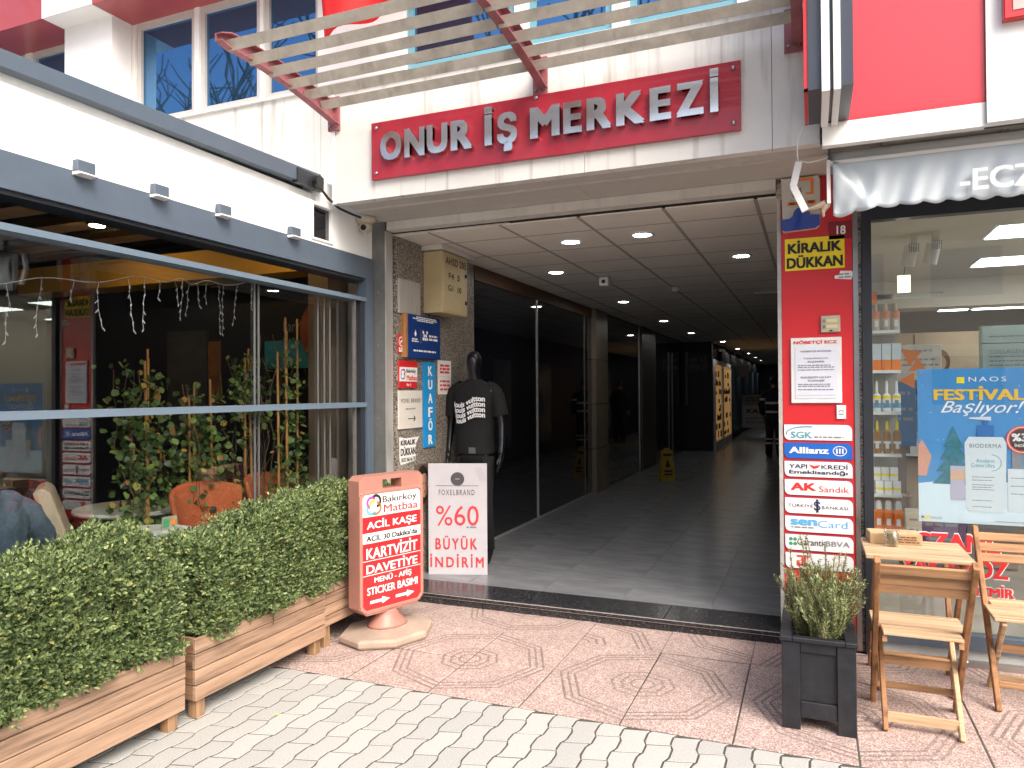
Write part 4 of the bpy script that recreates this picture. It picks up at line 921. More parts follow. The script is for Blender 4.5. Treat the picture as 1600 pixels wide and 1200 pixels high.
for k, ch in enumerate('KUAFÖR'): zt = h*(.955-.162*k); txt(ch, t, .30*w, zt-.115*h-(0), .70*w, zt+(.03*h if ch == 'Ö' else 0), WTXT, -.022, .04)
t, w, h = side('notice_sheet', 'small pale notice sheet with red print right of the KUAFÖR sign', 'notice', 5.455, 5.69, 1.525, 1.815, .006, PAPER)
bars(t, .12*w, .9*w, (.62*h, .72*h, .82*h), .018, RTXT, -.008, .1); flat(t, rect(.1*w, .52*h, .9*w, .525*h), GTXT, -.008); bars(t, .12*w, .9*w, (.12*h, .24*h, .36*h), .016, RTXT, -.008, .1)
t = T('torn_rental_paper', 'torn white paper reading KİRALIK DÜKKAN under the FOXEL BRAND sign', 'notice', (XW+.001, 4.83, .985), 90)
B().prism([(0.02, 0), (.24, .02), (.245, .15), (.30, .205), (.10, .20), (0, .215), (.0, .05)], -.004, 0, 'y').obj('sheet', PAPER, t)
txt('KİRALIK', t, .01, .148, .235, .20, BTXT, -.006, .03, shear=.05); txt('DÜKKAN', t, .01, .068, .235, .138, BTXT, -.006, .03); txt('0532 366 66 78', t, .02, .02, .23, .052, BTXT, -.006, .02)
# woman poster low on the wall
t, w, h = side('portrait_poster', 'poster of a dark haired woman half hidden behind the discount board', 'poster', 5.06, 5.34, .59, .965, .005, mat('poster_brown', (.12, .085, .07), .5, var=.3))
y = -.007; flat(t, circ(.42*w, .55*h, .10, 20, rz=.16), HAIR, y); flat(t, circ(.52*w, .53*h, .06, 20, rz=.10), SKIN, y-.001)
for dx in (.46, .60): flat(t, circ(dx*w, .57*h, .010, 8, rz=.004), BTXT, y-.002)
flat(t, circ(.53*w, .40*h, .016, 8, rz=.006), REDB, y-.002)
# cream gas box + duct
t = T('cream_meter_box', 'cream metal meter box with stencilled AHSD 205 high on the granite wall', 'meter box', (XW, 5.215, 2.19), 90)
B().box(0, -.175, 0, .46, -.001, .50).obj('body', CREAM, t, bevel=.006, seg=2); B().box(.012, -.181, .012, .448, -.1755, .488).obj('door', CREAM, t, bevel=.002)
txt('AHSD 205', t, .05, .40, .42, .46, BTXT, -.183, .01, spacing=1.1); txt('F4  5', t, .10, .285, .30, .335, BTXT, -.183, .01); txt('G1  10', t, .09, .185, .33, .235, BTXT, -.183, .01)
for z in (.10, .33): B().box(.405, -.19, z, .43, -.1815, z+.03).obj('lock', BLACK, t)
t = T('white_duct_cover', 'white duct cover filling the gap above the cream meter box', 'duct cover', (XW, 5.19, 2.697), 90); B().box(0, -.19, 0, .62, -.001, .04).obj('cover', OFFW, t)

# ================================================================== THINGS ON THE RED PILLAR (face -Y)
PY = 4.752
def front(name, label, cat, x0, x1, z0, z1, d, mt, y=PY, group=None, pname='panel', bevel=0):
    t = T(name, label, cat, (x0, y, z0), 0, group); B().box(0, -d, 0, x1-x0, -.0005, z1-z0).obj(pname, mt, t, bevel=bevel); return t, x1-x0, z1-z0
t, w, h = front('rental_sign', 'yellow sign reading KİRALIK DÜKKAN on the red pillar', 'sign', -.147, .185, 2.268, 2.462, .006, YEL)
txt('KİRALIK', t, .05*w, .53*h, .95*w, .93*h, BTXT, -.008, .045); txt('DÜKKAN', t, .03*w, .06*h, .97*w, .47*h, BTXT, -.008, .045)
# locksmith lamp sign
t = T('shaped_lamp_sign', 'old white sign with a moulded blue foot and orange number strip atop the pillar', 'sign', (-.165, PY, 2.50), 0)
sh = lambda a: [(0.01, 0), (.20, .01), (.218, .03), (.22, .33-.03), (.21, .325), (0.0, .325)]
B().prism(sh(0), -.045, -.001, 'y').obj('body', mat('aged_white_plastic', (.58, .56, .50), .4, var=.1), t, bevel=.004)
foot = [(0.002, .012), (.02, .0), (.19, .008), (.217, .025), (.216, .085), (.165, .088)]+[(.115+.048*math.cos(R_(a)), .09+.05*math.sin(R_(a))) for a in range(0, 181, 20)]+[(.05, .075), (.0, .07)]
B().prism(foot, -.062, -.046, 'y').obj('blue_foot', mat('blue_enamel', (.01, .045, .30), .2, coat=.5), t, bevel=.003)
fr_ = B(); fr_.box(.085, -.05, .30, .18, -.046, .315).box(.168, -.05, .215, .182, -.046, .30).box(.085, -.05, .265, .098, -.046, .30).box(.14, -.05, .215, .168, -.046, .226).obj('orange_bracket_logo', ORA, t)
flat(t, rect(.035, .155, .195, .178), ORA, -.047); txt('461 61 90', t, .045, .157, .185, .176, BTXT, -.049, .02); txt('TEK', t, .06, .235, .12, .258, BTXT, -.047, .02); txt('TEK', t, .06, .202, .12, .225, BTXT, -.047, .02); flat(t, rect(.05, .146, .18, .148), GTXT, -.047); flat(t, rect(.05, .186, .15, .188), GTXT, -.047)
t, w, h = front('house_number_plate', 'dark red plate with the house number 18 under the awning edge', 'number plate', .10, .222, 2.44, 2.545, .006, mat('dark_red_plate', (.22, .012, .015), .5, var=.2)); txt('18', t, .35*w, .25*h, .75*w, .75*h, WTXT, -.008, .02)
t = T('torn_sticker', 'torn pale sticker right below the yellow rental sign', 'sticker', (.13, PY, 2.195), 0); B().prism([(0, .01), (.09, 0), (.10, .03), (.095, .05), (.03, .055), (.025, .03), (0, .028)], -.003, 0, 'y').obj('paper', PAPER, t); bars(t, .02, .09, (.012, .03), .008, GTXT, -.005)
t, w, h = front('intercom_plate', 'small beige intercom panel with two name strips on the red pillar', 'intercom', .05, .157, 1.885, 1.985, .018, mat('beige_intercom', (.45, .42, .32), .4, .2), bevel=.004)
for k in (.24, .58):
    B().box(.30*w, -.021, k*h, .85*w, -.018, (k+.2)*h).obj('name_strip', mat('strip_yellow', (.62, .55, .30), .4), t); B().box(.12*w, -.022, k*h, .22*w, -.018, (k+.2)*h).obj('button', GREYP, t)
B().box(.45*w, -.021, .05*h, .6*w, -.018, .13*h).obj('slot', BLACK, t)
t, w, h = front('duty_notice_frame', 'white framed duty pharmacy list headed NÖBETÇİ ECZ on the red pillar', 'notice board', -.12, .162, 1.462, 1.856, .016, mat('frame_white', (.66, .68, .68), .4), pname='frame', bevel=.003)
B().box(.09*w, -.019, .07*h, .91*w, -.0165, .86*h).obj('paper', mat('cool_paper', (.62, .65, .74), .35, var=.03), t)
txt('NÖBETÇİ ECZ', t, .06*w, .895*h, .92*w, .965*h, RTXT, -.018, .03); y = -.021
txt('NÖBETÇİ ECZANE', t, .2*w, .775*h, .80*w, .81*h, GTXT, y, .016); txt('ÜÇKUMKAYA', t, .26*w, .67*h, .74*w, .70*h, GTXT, y, .016); txt('ECZANESİ', t, .34*w, .62*h, .66*w, .655*h, GTXT, y, .016)
bars(t, .14*w, .86*w, (.57*h, .54*h, .50*h), .006, GTXT, y); txt('BAKIRKÖY HAYAT', t, .2*w, .38*h, .80*w, .415*h, GTXT, y, .016); txt('ECZANESİ', t, .34*w, .33*h, .66*w, .365*h, GTXT, y, .016); bars(t, .14*w, .86*w, (.28*h, .25*h, .20*h), .006, GTXT, y)
flat(t, rect(.12*w, .12*h, .88*w, .123*h), GTXT, y)
t, w, h = front('door_bell', 'small white bell push below the framed notice', 'door bell', .131, .182, 1.368, 1.45, .012, PURE, bevel=.002); arc(t, w/2, h*.48, .012, .003, 0, 180, BTXT, -.014); flat(t, rect(w/2-.015, .33*h, w/2+.015, .37*h), BTXT, -.014)
# bank plates
def plate(i, label, mt=PURE):
    z1 = 1.332-.1108*i; h = .093; w = .376; t = T('bank_plate', label, 'sign plate', (-.162, PY, z1-h), 0, 'bank and insurance plates on the red pillar')
    r = .03; ol = [(r, 0)]+[(w-.002, 0), (w, .002)]+[(w-r+r*math.cos(R_(a)), h-r+r*math.sin(R_(a))) for a in (0, 30, 60, 90)]+[(.002, h), (0, h-.002)]+[(r-r*math.cos(R_(a)), r-r*math.sin(R_(a))) for a in (0, 30, 60)]
    B().prism(ol, -.007, -.0005, 'y').obj('plate', mt, t)
    e = B()
    for p, q in zip(ol, ol[1:]+ol[:1]): e.bar((p[0], -.004, p[1]), (q[0], -.004, q[1]), .003, .0045, up=(0, 1, 0))
    e.obj('edge', mat('plate_edge', (.02, .05, .20), .5), t)
    return t, w, h
Y = -.009; TEAL = mat('teal_print', (.10, .35, .45), .5, var=0)
t, w, h = plate(0, 'white plate reading SGK under a grey arc, topmost of the bank plates'); txt('SGK', t, .10*w, .12*h, .42*w, .55*h, TEAL, Y, .02); arc(t, .34*w, .42*h, .115, .008, 75, 190, TEAL, Y, rz=.042); bars(t, .45*w, .95*w, (.16*h,), .009, GTXT, Y)
t, w, h = plate(1, 'blue plate reading Allianz with a white ringed emblem', mat('insurer_blue', (.01, .12, .50), .35)); txt('Allianz', t, .07*w, .32*h, .66*w, .74*h, WTXT, Y, .05); arc(t, .82*w, .52*h, .036, .004, 0, 360, WTXT, Y, rz=.028)
for k in (-1, 0, 1): flat(t, rect(.82*w+k*.016-.004, .36*h, .82*w+k*.016+.004, .68*h), WTXT, Y)
NAV = mat('navy_print', (.02, .035, .10), .5, var=0)
t, w, h = plate(2, 'white plate reading YAPI KREDİ Emeklisandığı'); txt('YAPI', t, .07*w, .54*h, .34*w, .82*h, NAV, Y, .01); txt('KREDİ', t, .55*w, .54*h, .93*w, .88*h, NAV, Y, .01); txt('Emeklisandığı', t, .07*w, .12*h, .93*w, .46*h, NAV, Y, .02)
flat(t, [(.36*w, .82*h), (.44*w, .72*h), (.54*w, .80*h), (.50*w, .60*h), (.44*w, .52*h)], RTXT, Y)
t, w, h = plate(3, 'white plate reading AK Sandık in red'); txt('AK', t, .09*w, .30*h, .47*w, .80*h, RTXT, Y, .06); txt('Sandık', t, .51*w, .24*h, .95*w, .62*h, RTXT, Y, 0)
t, w, h = plate(4, 'white plate reading TÜRKİYE BANKASI around a dark monogram'); txt('TÜRKİYE', t, .05*w, .40*h, .42*w, .66*h, NAV, Y, .0, spacing=1.1); txt('BANKASI', t, .55*w, .34*h, .93*w, .55*h, NAV, Y, .0, spacing=1.1); txt('Ş', t, .43*w, .10*h, .53*w, .82*h, NAV, Y, .01); txt('İ', t, .465*w, .16*h, .50*w, .95*h, NAV, Y, .01)
t, w, h = plate(5, 'white plate reading senCard in two blues'); txt('sen', t, .08*w, .42*h, .48*w, .82*h, SKYB, Y, .05); txt('Card', t, .49*w, .34*h, .92*w, .80*h, SKYB, Y, -.01); bars(t, .09*w, .48*w, (.25*h,), .008, GTXT, Y)
t, w, h = plate(6, 'white plate reading Garanti BBVA with a green clover'); txt('Garanti', t, .18*w, .34*h, .56*w, .76*h, BTXT, Y, .005); txt('BBVA', t, .60*w, .36*h, .95*w, .70*h, GTXT, Y, .01)
for dx, dz in ((-.012, -.014), (.012, -.014), (-.012, .014), (.012, .014)): flat(t, circ(.115*w+dx, .55*h+dz, .011, 10), GREEN, Y)
t, w, h = plate(7, 'white plate with a red stepped letter emblem, lowest of the bank plates'); flat(t, rect(.17*w, .74*h, .37*w, .86*h), RTXT, Y); flat(t, rect(.24*w, .22*h, .31*w, .74*h), RTXT, Y); flat(t, rect(.17*w, .18*h, .38*w, .30*h), RTXT, Y); flat(t, rect(.17*w, .30*h, .21*w, .52*h), RTXT, Y)

# ================================================================== PHARMACY (right)
ph = T('pharmacy', 'pharmacy shop with a dark framed display window right of the red pillar', 'shop', (1.8, 5.0, 0))
def po(name, mt, *bx, **k):
    b = B()
    for q in bx: b.box(*q)
    return b.obj(name, mt, ph, world=True, **k)
XE = 4.2
po('window_frame', ANTD, (.274, 4.715, .0, .325, 4.80, 2.62), (.3255, 4.72, 2.53, XE, 4.80, 2.62)); po('bottom_frame', ANTH, (.3255, 4.72, .085, XE, 4.80, .17)); po('lower_strip', STEEL, (.3255, 4.70, .0, XE, 4.74, .03))
po('stone_base', mat('pale_base', (.40, .42, .42), .4, var=.1), (.3255, 4.742, -.02, XE, 4.80, .0845)); po('wall_above_window', ANTD, (.3, 4.80, 2.621, XE, 5.0, 2.83))
po('glass_pane', GLASS_S, (.3265, 4.757, .171, XE, 4.763, 2.529))
po('floor', mat('shop_floor', (.34, .30, .26), .3, var=.1), (.33, 4.805, .05, XE, 9.6, .09)); po('left_wall', SHW, (.0005, 5.2005, .0, .31, 9.6, 2.83)); po('right_wall', SHW, (XE, 4.8, 0, XE+.1, 9.6, 2.83)); po('back_wall', SHW, (.0, 9.6, 0, XE, 9.7, 2.83)); po('ceiling', SHW, (.31, 5.001, 2.62, XE, 9.6, 2.66))
po('cabinet', WOODS, (.8, 8.9, 1.55, XE, 9.55, 2.15), (.8, 8.9, .09, XE, 9.55, .8)); po('dark_shelf_edge', ANTD, (.6, 8.7, 1.48, XE, 8.9, 1.55)); po('grey_cabinet', mat('dull_brown', (.14, .10, .09), .5, var=.15), (.31, 7.2, .09, .75, 9.5, 1.6))
po('ceiling_bulkhead', SHW, (.31, 8.2, 2.35, XE, 8.6, 2.6199))
for x in (1.3, 1.9, 2.6, 3.3): po('cabinet_door', WOODS, (x-.28, 8.88, 1.57, x+.28, 8.899, 2.13))
for i, (x, y, wd, l) in enumerate(((1.15, 5.65, .9, 'bright square ceiling panel light nearest the shop window'), (1.3, 7.0, 1.0, 'middle bright ceiling panel light in the pharmacy'), (1.15, 8.0-.75, .0, ''), (1.2, 8.75-.3, .25, 'small slanted ceiling light farthest back on the left'), (1.5, 8.45, .7, 'farthest bright ceiling panel light in the pharmacy'))):
    if not wd: continue
    t = T('ceiling_panel_light', l, 'ceiling light', (x, y, 2.62 if y < 8.2 else 2.35), 0, 'ceiling panel lights of the pharmacy'); B().box(0, 0, -.012, wd, .45 if y < 8 else .13, -.001).obj('diffuser', LPAN, t); B().box(-.02, -.02, -.008, wd+.02, .47 if y < 8 else .15, -.0005).obj('frame', PURE, t)
# extra lit panels deeper (out of sight to the right)
for x, y in ((2.8, 5.65), (2.8, 7.0)):
    t = T('ceiling_panel_light', 'bright square ceiling panel light at the right of the pharmacy, %s row' % ('front' if y < 6 else 'second'), 'ceiling light', (x, y, 2.62), 0, 'ceiling panel lights of the pharmacy'); B().box(0, 0, -.012, .9, .45, -.001).obj('diffuser', LPAN, t)
# shelf unit behind the glass
su = T('shelf_unit', 'white shelf unit of sun care products beside the red pillar', 'shelf', (.43, 5.1, .09))
zs = (1.905, 1.66, 1.404, 1.146, .899, .681)
for z in zs: B().box(-.095, -.10, z-.09-.018, .068, .12, z-.09).obj('shelf_board', SHELF, su)
B().box(-.095, .125, .0, .068, .14, 2.0).obj('back_panel', mat('shelf_back', (.40, .36, .31), .5), su); B().box(-.11, -.11, .0, -.097, .14, 2.05).obj('side_panel', SHELF, su)
B().box(-.09, -.1, 2.03, .30, .12, 2.035).obj('acrylic_top', GLASS_J, su)
AMB = mat('amber_liquid', (.42, .20, .05), .15, var=.1, coat=.5); OB = mat('orange_bottle', (.80, .17, .015), .35, var=.03); BW = mat('bottle_white', (.75, .76, .75), .35, var=.02); SALB = mat('salmon_label', (.70, .25, .14), .5); BGB = mat('beige_tube', (.55, .47, .38), .4, var=.08)
def bottle(x, y, z, h, r, body, cap, band, label, group, kind='bottle', cw=.45, capf=.28, bands=((.35, .5, None),)):
    t = T('product_bottle', label, kind, (x, y, z), random.uniform(-8, 8), group)
    B().rings([(0, 0, 0, r*.95, r*.95*.7), (0, 0, .004, r, r*.7), (0, 0, h*(1-capf)-.012, r, r*.7), (0, 0, h*(1-capf), r*cw, r*cw)], 14).obj('body', body, t, smooth=False)
    B().rings([(0, 0, h*(1-capf)+.0005, r*cw, r*cw), (0, 0, h*.9, r*cw*.9, r*cw*.9), (0, 0, h, r*cw*.6, r*cw*.6)], 12).obj('cap', cap, t)
    for a, b_, m_ in bands: B().rings([(0, 0, h*a, r*1.01, r*.712), (0, 0, h*b_, r*1.01, r*.712)], 14, cap=False).obj('label_band', m_ or band, t)
    B().box(-r*.45, -r*.73, h*.15, r*.45, -r*.72, h*.38).obj('label', PAPER if body is not BW else GTXT, t)
    return t
for k in range(3):
    x = .37+.055*k; PW = ('leftmost', 'middle', 'rightmost')[k]+' '
    bottle(x, 5.06, zs[0], .17, .022, BGB, BGB, SALB, PW+'beige tube with a salmon band on the top shelf', 'beige tubes on the top shelf', bands=((.45, .72, None),))
    bottle(x, 5.06, zs[2], .19, .022, BW, BW, YEL, PW+'white spray bottle with yellow and blue bands on the third shelf', 'white spray bottles on the third shelf', bands=((.42, .52, None), (.12, .28, SKYB)), cw=.35, capf=.4)
    bottle(x, 5.06, zs[3], .20, .021, AMB, YEL, PAPER, PW+'amber oil bottle with a yellow cap on the fourth shelf', 'amber bottles on the fourth shelf', bands=((.3, .38, None),), cw=.42)
    bottle(x, 5.04, zs[5], .175, .026, OB, BW, OB, PW+'orange bottle with a white cap on the lowest shelf', 'orange bottles on the lowest shelf', bands=(), cw=.75, capf=.30)
    t = T('product_box', PW+'white and orange carton on the second shelf', 'box', (x, 5.06, zs[1]), 0, 'cartons on the second shelf'); B().box(-.025, -.02, 0, .025, .02, .165).obj('carton', mat('pale_carton', (.55, .62, .66), .4), t); B().box(-.0255, -.0205, 0, .0255, .0205, .065).obj('orange_band', ORA, t)
for r in range(2):
    for k in range(3):
        t = T('product_box', '%s small white carton with a yellow band, %s layer on the fifth shelf' % (('left', 'middle', 'right')[k], 'lower' if r == 0 else 'upper'), 'box', (.375+.048*k-(.012*r), 5.02 if r == 0 else 5.06, zs[4]+(.0 if r == 0 else .0806)), 0, 'small white cartons on the fifth shelf')
        B().box(-.021, -.02, 0, .021, .02, .08).obj('carton', PAPER, t); B().box(-.0214, -.0204, .025, .0214, .0204, .042).obj('band', YEL, t)
t = T('orange_carton', 'orange carton at the very top left of the shelf unit', 'box', (.355, 5.03, 2.075), 0); B().box(-.02, -.02, 0, .018, .02, .07).obj('carton', ORA, t)
# items deeper in the shop
random.seed(11)
for k, (x, y, z, w, h, c, l) in enumerate(((1.05, 8.82, 1.56, .55, .45, (.42, .32, .22), 'framed portrait display lettered REG above the dark shelf edge'),)):
    t = T('portrait_display', l, 'picture', (x, y, z), 0); B().box(0, 0, 0, w, .03, h).obj('panel', mat('portrait_beige', c, .5, var=.1), t); flat(t, circ(.2, .27, .09, 18, rz=.13), mat('brown_print2', (.14, .07, .04), .6, var=0)); flat(t, circ(.2, .26, .055, 16, rz=.075), mat('soft_skin', (.42, .27, .18), .6), -.005); txt('REG', t, .12, .02, .52, .14, MATS['brown_print2'], -.007)
t = T('supplement_carton_stack', 'stack of pale green supplement cartons hanging above the poster', 'boxes', (1.10, 5.95, 1.55), 0)
mg = mat('mint_carton', (.42, .52, .50), .4, var=.05)
for z in (0, .11, .31): B().box(0, 0, z, .42, .12, z+(.105 if z == 0 else .195 if z < .2 else .12)).obj('carton', mg, t)
txt('COLLAGEN', t, .04, .235, .24, .262, GTXT); bars(t, .04, .36, (.05, .15, .18, .21, .35), .008, GTXT); flat(t, circ(.34, .19, .035, 12), YEL, -.004)
t = T('orange_star_decoration', 'orange star shaped cardboard decoration hung inside the window', 'decoration', (.56, 5.35, 1.66), 0)
for cx, cz, r, a in ((.03, .10, .07, 20), (.07, .03, .06, -30), (.02, -.06, .06, 60)): B().prism([(cx+r*math.cos(R_(a+120*k)), cz+r*math.sin(R_(a+120*k))) for k in range(3)], -.004, 0, 'y').obj('point', ORA, t)
for k, (x, y, z, w, h, c, l) in enumerate(((.52, 6.4, 1.1, .22, .5, (.05, .12, .25), 'dark blue festival box left of the large poster'), (.50, 6.9, .1, .26, .55, (.28, .22, .19), 'brown carton low behind the shelf unit'), (.8, 6.6, .1, .30, .45, (.16, .09, .20), 'purple crate seen through the lower glass'), (1.15, 6.9, .1, .35, .4, (.22, .20, .20), 'grey crate seen through the lower glass beside the purple crate'), (.62, 6.0, .35, .1, .3, (.55, .50, .42), 'cream carton low behind the window'), (.30+.35, 7.0, 1.62, .35, .3, (.50, .46, .42), 'pale box on top of the grey cabinet'))):
    t = T('shop_box', l, 'box', (x, y, z), random.uniform(-6, 6)); B().box(0, 0, 0, w, .2, h).obj('carton', mat('shopbox%s' % 'abcdef'[k], c, .5, var=.15), t, bevel=.003); bars(t, .02, w-.02, (h*.4, h*.55, h*.8), h*.05, GTXT)
for k in range(16):
    x = .95+.2*k % 2.9; z = (.86, 1.08, 1.30)[k % 3]
    c = [(.6, .6, .58), (.5, .45, .3), (.12, .3, .35), (.5, .2, .1)][(k*k+k//3) % 4]; cn_ = {60: 'white', 50: 'tan', 12: 'teal'}[int(c[0]*100)] if c[1] != .2 else 'rust'; t = T('medicine_box', 'small %s carton on the %s back shelf of the pharmacy, %s' % (cn_, ('lowest', 'middle', 'upper')[k % 3], ('left end', 'left of the middle', 'near the middle', 'right of the middle', 'toward the right', 'right end')[k//3]), 'box', (x, 8.75, z), 0, 'cartons on the back shelf'); B().box(0, 0, 0, .15, .08, .16).obj('carton', mat('med%d%d' % (int(c[0]*100), k % 2), c, .5, var=.2), t)
B().box(.7, 8.7, .84, XE, 8.9, .858).box(.7, 8.7, 1.06, XE, 8.9, 1.078).box(.7, 8.7, 1.28, XE, 8.9, 1.298).obj('back_shelf', SHELF, ph, world=True)
for i, (x, y, l) in enumerate(((.66, 5.75, 'left white track spotlight under the shop ceiling'), (.79, 5.7, 'right ribbed track spotlight under the shop ceiling'))):
    t = T('track_spotlight', l, 'spotlight', (x, y, 2.60), 0, 'track spotlights in the pharmacy'); B().box(-.02, -.02, -.05, .02, .02, .02).obj('mount', SHW, t); o = B().rings([(0, 0, -.20, .045, .045), (0, 0, -.06, .045, .045)], 18).obj('barrel', SHW, t); o.rotation_euler = (R_(12), R_(10), 0)
    for q in range(6): o = B().box(-.03+.011*q, -.048, -.11, -.026+.011*q, -.043, -.05).obj('cooling_rib', GREYP, t)
t = T('hanging_square_lamp', 'small glowing white square hanging below the left spotlight', 'lamp', (.56, 5.75, 2.22), 0); B().box(0, 0, 0, .08, .02, .12).obj('body', mat('warm_white_glow', (1, 1, 1), .5, emit=(1, .85, .6), es=.8), t); B().bar((.04, .01, .12), (.07, .01, .33), .004, .004).obj('cord', BLACK, t)
# poster inside the glass
t = T('festival_poster', 'blue winter poster reading NAOS FESTİVALİ Başlıyor with a large pump bottle', 'poster', (.56, 4.79, .782), 0); w, h = .68, .875
B().box(0, -.004, 0, w, 0, h).obj('sheet', mat('poster_blue', (.06, .26, .58), .35, var=.05, ramp=None), t)
y = -.006
flat(t, [(0, 0), (w, 0), (w, .30*h), (.7*w, .27*h), (.35*w, .29*h), (0, .25*h)], mat('snow_print', (.62, .74, .84), .5, var=.04), y)
DT = mat('dark_teal_print', (.02, .16, .22), .5, var=.4, scale=30)
for k, (a, b_) in enumerate(((.25, .48), (.33, .44), (.41, .40), (.49, .35))): flat(t, [(.26*w-(.16-.03*k)*w, a*h), (.26*w+(.16-.03*k)*w, a*h), (.26*w, (a+.14)*h)], DT, y-.0006*k-.0005)
flat(t, [(0, .30*h), (.06*w, .30*h), (.10*w, .43*h), (.03*w, .54*h), (0, .50*h)], mat('pink_house_print', (.62, .30, .22), .5, var=0), y-.0005); flat(t, [(.88*w, .28*h), (w, .28*h), (w, .6*h), (.88*w, .55*h)], mat('mint_house_print', (.25, .50, .55), .5, var=0), y-.0005); flat(t, rect(.85*w, .33*h, w, .355*h), RTXT, y-.001)
for k in range(70): cx, cz = random.uniform(.02, .98)*w, random.uniform(.3, .95)*h; flat(t, circ(cx, cz, random.uniform(.0012, .0028), 6), WTXT, y-.0008, 'snowflake') if k < 40 else None
flat(t, rect(.29*w, .905*h, .345*w, .945*h), YEL, y); txt('NAOS', t, .375*w, .915*h, .64*w, .945*h, WTXT, y, 0, spacing=1.3); txt('FESTİVALİ', t, .12*w, .795*h, .80*w, .885*h, mat('gold_print', (.80, .50, .06), .5, var=0), y-.0006, .045)
txt('Başlıyor!', t, .17*w, .69*h, .76*w, .79*h, WTXT, y-.0012, -.002, shear=.45)
PB = mat('pale_bottle_print', (.62, .68, .74), .4, var=.03)
flat(t, [(.345*w, .11*h), (.37*w, .08*h), (.60*w, .08*h), (.625*w, .11*h), (.635*w, .52*h), (.61*w, .56*h), (.37*w, .56*h), (.34*w, .52*h)], PB, y-.002)
DB = mat('pump_blue_print', (.02, .14, .42), .4, var=0); flat(t, rect(.43*w, .562*h, .55*w, .635*h), DB, y-.0025); flat(t, rect(.47*w, .635*h, .51*w, .68*h), DB, y-.0025); flat(t, [(.37*w, .675*h), (.53*w, .665*h), (.53*w, .69*h), (.38*w, .685*h)], PB, y-.0026)
txt('BIODERMA', t, .375*w, .49*h, .60*w, .515*h, GTXT, y-.003, 0, spacing=1.1); txt('Atoderm', t, .42*w, .395*h, .55*w, .42*h, TEAL, y-.003); txt('Crème Ultra', t, .385*w, .365*h, .55*w, .39*h, TEAL, y-.003); arc(t, .53*w, .395*h, .045, .003, -90, 90, TEAL, y-.003); bars(t, .39*w, .55*w, (.30*h, .28*h, .25*h, .235*h, .22*h, .15*h, .11*h), .004, GTXT, y-.003)
flat(t, rect(.235*w, .15*h, .34*w, .37*h), mat('lilac_print', (.45, .42, .55), .5, var=0), y-.002); flat(t, rect(.235*w, .28*h, .34*w, .34*h), mat('peach_print', (.60, .38, .25), .5, var=0), y-.0023); flat(t, rect(.64*w, .09*h, .78*w, .36*h), PB, y-.002); flat(t, rect(.67*w, .36*h, .745*w, .50*h), GTXT, y-.002); bars(t, .66*w, .76*w, (.30*h, .25*h, .2*h), .004, GTXT, y-.003)
flat(t, circ(.745*w, .545*h, .078, 28), RTXT, y-.003); arc(t, .745*w, .545*h, .070, .006, 0, 360, mat('bulb_print', (.80, .55, .40), .5, var=0), y-.0034); flat(t, circ(.745*w, .545*h, .060, 28), mat('brown_badge', (.07, .035, .03), .5, var=0), y-.0036); txt('%35', t, .67*w, .535*h, .825*w, .585*h, WTXT, y-.004, .04); txt('İNDİRİM', t, .69*w, .50*h, .805*w, .522*h, WTXT, y-.004, .02)
txt('NAOS', t, .09*w, .02*h, .17*w, .035*h, GTXT, y-.001); flat(t, rect(.05*w, .018*h, .08*w, .038*h), YEL, y-.001); bars(t, .55*w, .9*w, (.02*h,), .004, GTXT, y-.001)
for x, z in ((.02, .03), (.02, .97)): flat(t, circ(x*w+.006, z*h, .008, 10), GTXT, y-.004)
vl = T('vinyl_lettering', 'red and white vinyl lettering on the lower shop window reading ECZANE YAKAMOZ İZMİR', 'lettering', (.4, 4.7535, .38), 0)
for (s, x0, x1, z0, z1, bd_) in (('ECZANE', .465, .95, .625, .725, .05), ('YAKAMOZ', .46, .985, .488, .585, .05), ('İZMİR', .83, 1.012, .388, .452, .04)):
    txt(s, vl, x0-.4-.006, z0-.38-.006, x1-.4+.006, z1-.38+.006, WTXT, -.0012, bd_+.05); txt(s, vl, x0-.4, z0-.38, x1-.4, z1-.38, RTXT, -.0025, bd_)

# shop sign above
sg = T('red_shop_sign', 'large red and white sign cladding above the pharmacy awning', 'shop sign', (1.6, 4.1, 2.8))
def so_(name, mt, *bx, **k):
    b = B()
    for q in bx: b.box(*q)
    return b.obj(name, mt, sg, world=True, **k)
so_('red_panel', REDC, (.10, 4.05, 2.905, .775, 4.10, 4.6)); so_('white_strip', PURE, (.06, 4.045, 2.79, .7745, 4.10, 2.903)); so_('white_panel', WHITEB, (.7765, 4.03, 2.80, 3.6, 4.10, 4.6)); so_('panel_edge', GREYP, (.775, 4.028, 2.80, .7762, 4.10, 4.6)); so_('back_box', ANTD, (.06, 4.101, 2.80, 3.6, 4.128, 4.6), (.352, 4.128, 2.86, 3.6, 4.75, 4.5))
so_('under_panel', SOFF, (.352, 4.128, 2.832, 3.6, 4.75, 2.859))
lt_ = T('red_letter_box', 'corner of a red outlined letter box on the white sign panel at the top right', 'sign letter', (.84, 4.03, 3.255), 0); B().box(0, -.05, 0, .5, -.001, .9).obj('outline', REDB, lt_, bevel=.004); B().box(.035, -.054, .035, .465, -.0505, .865).obj('face', mat('pink_face', (.82, .40, .38), .4), lt_)
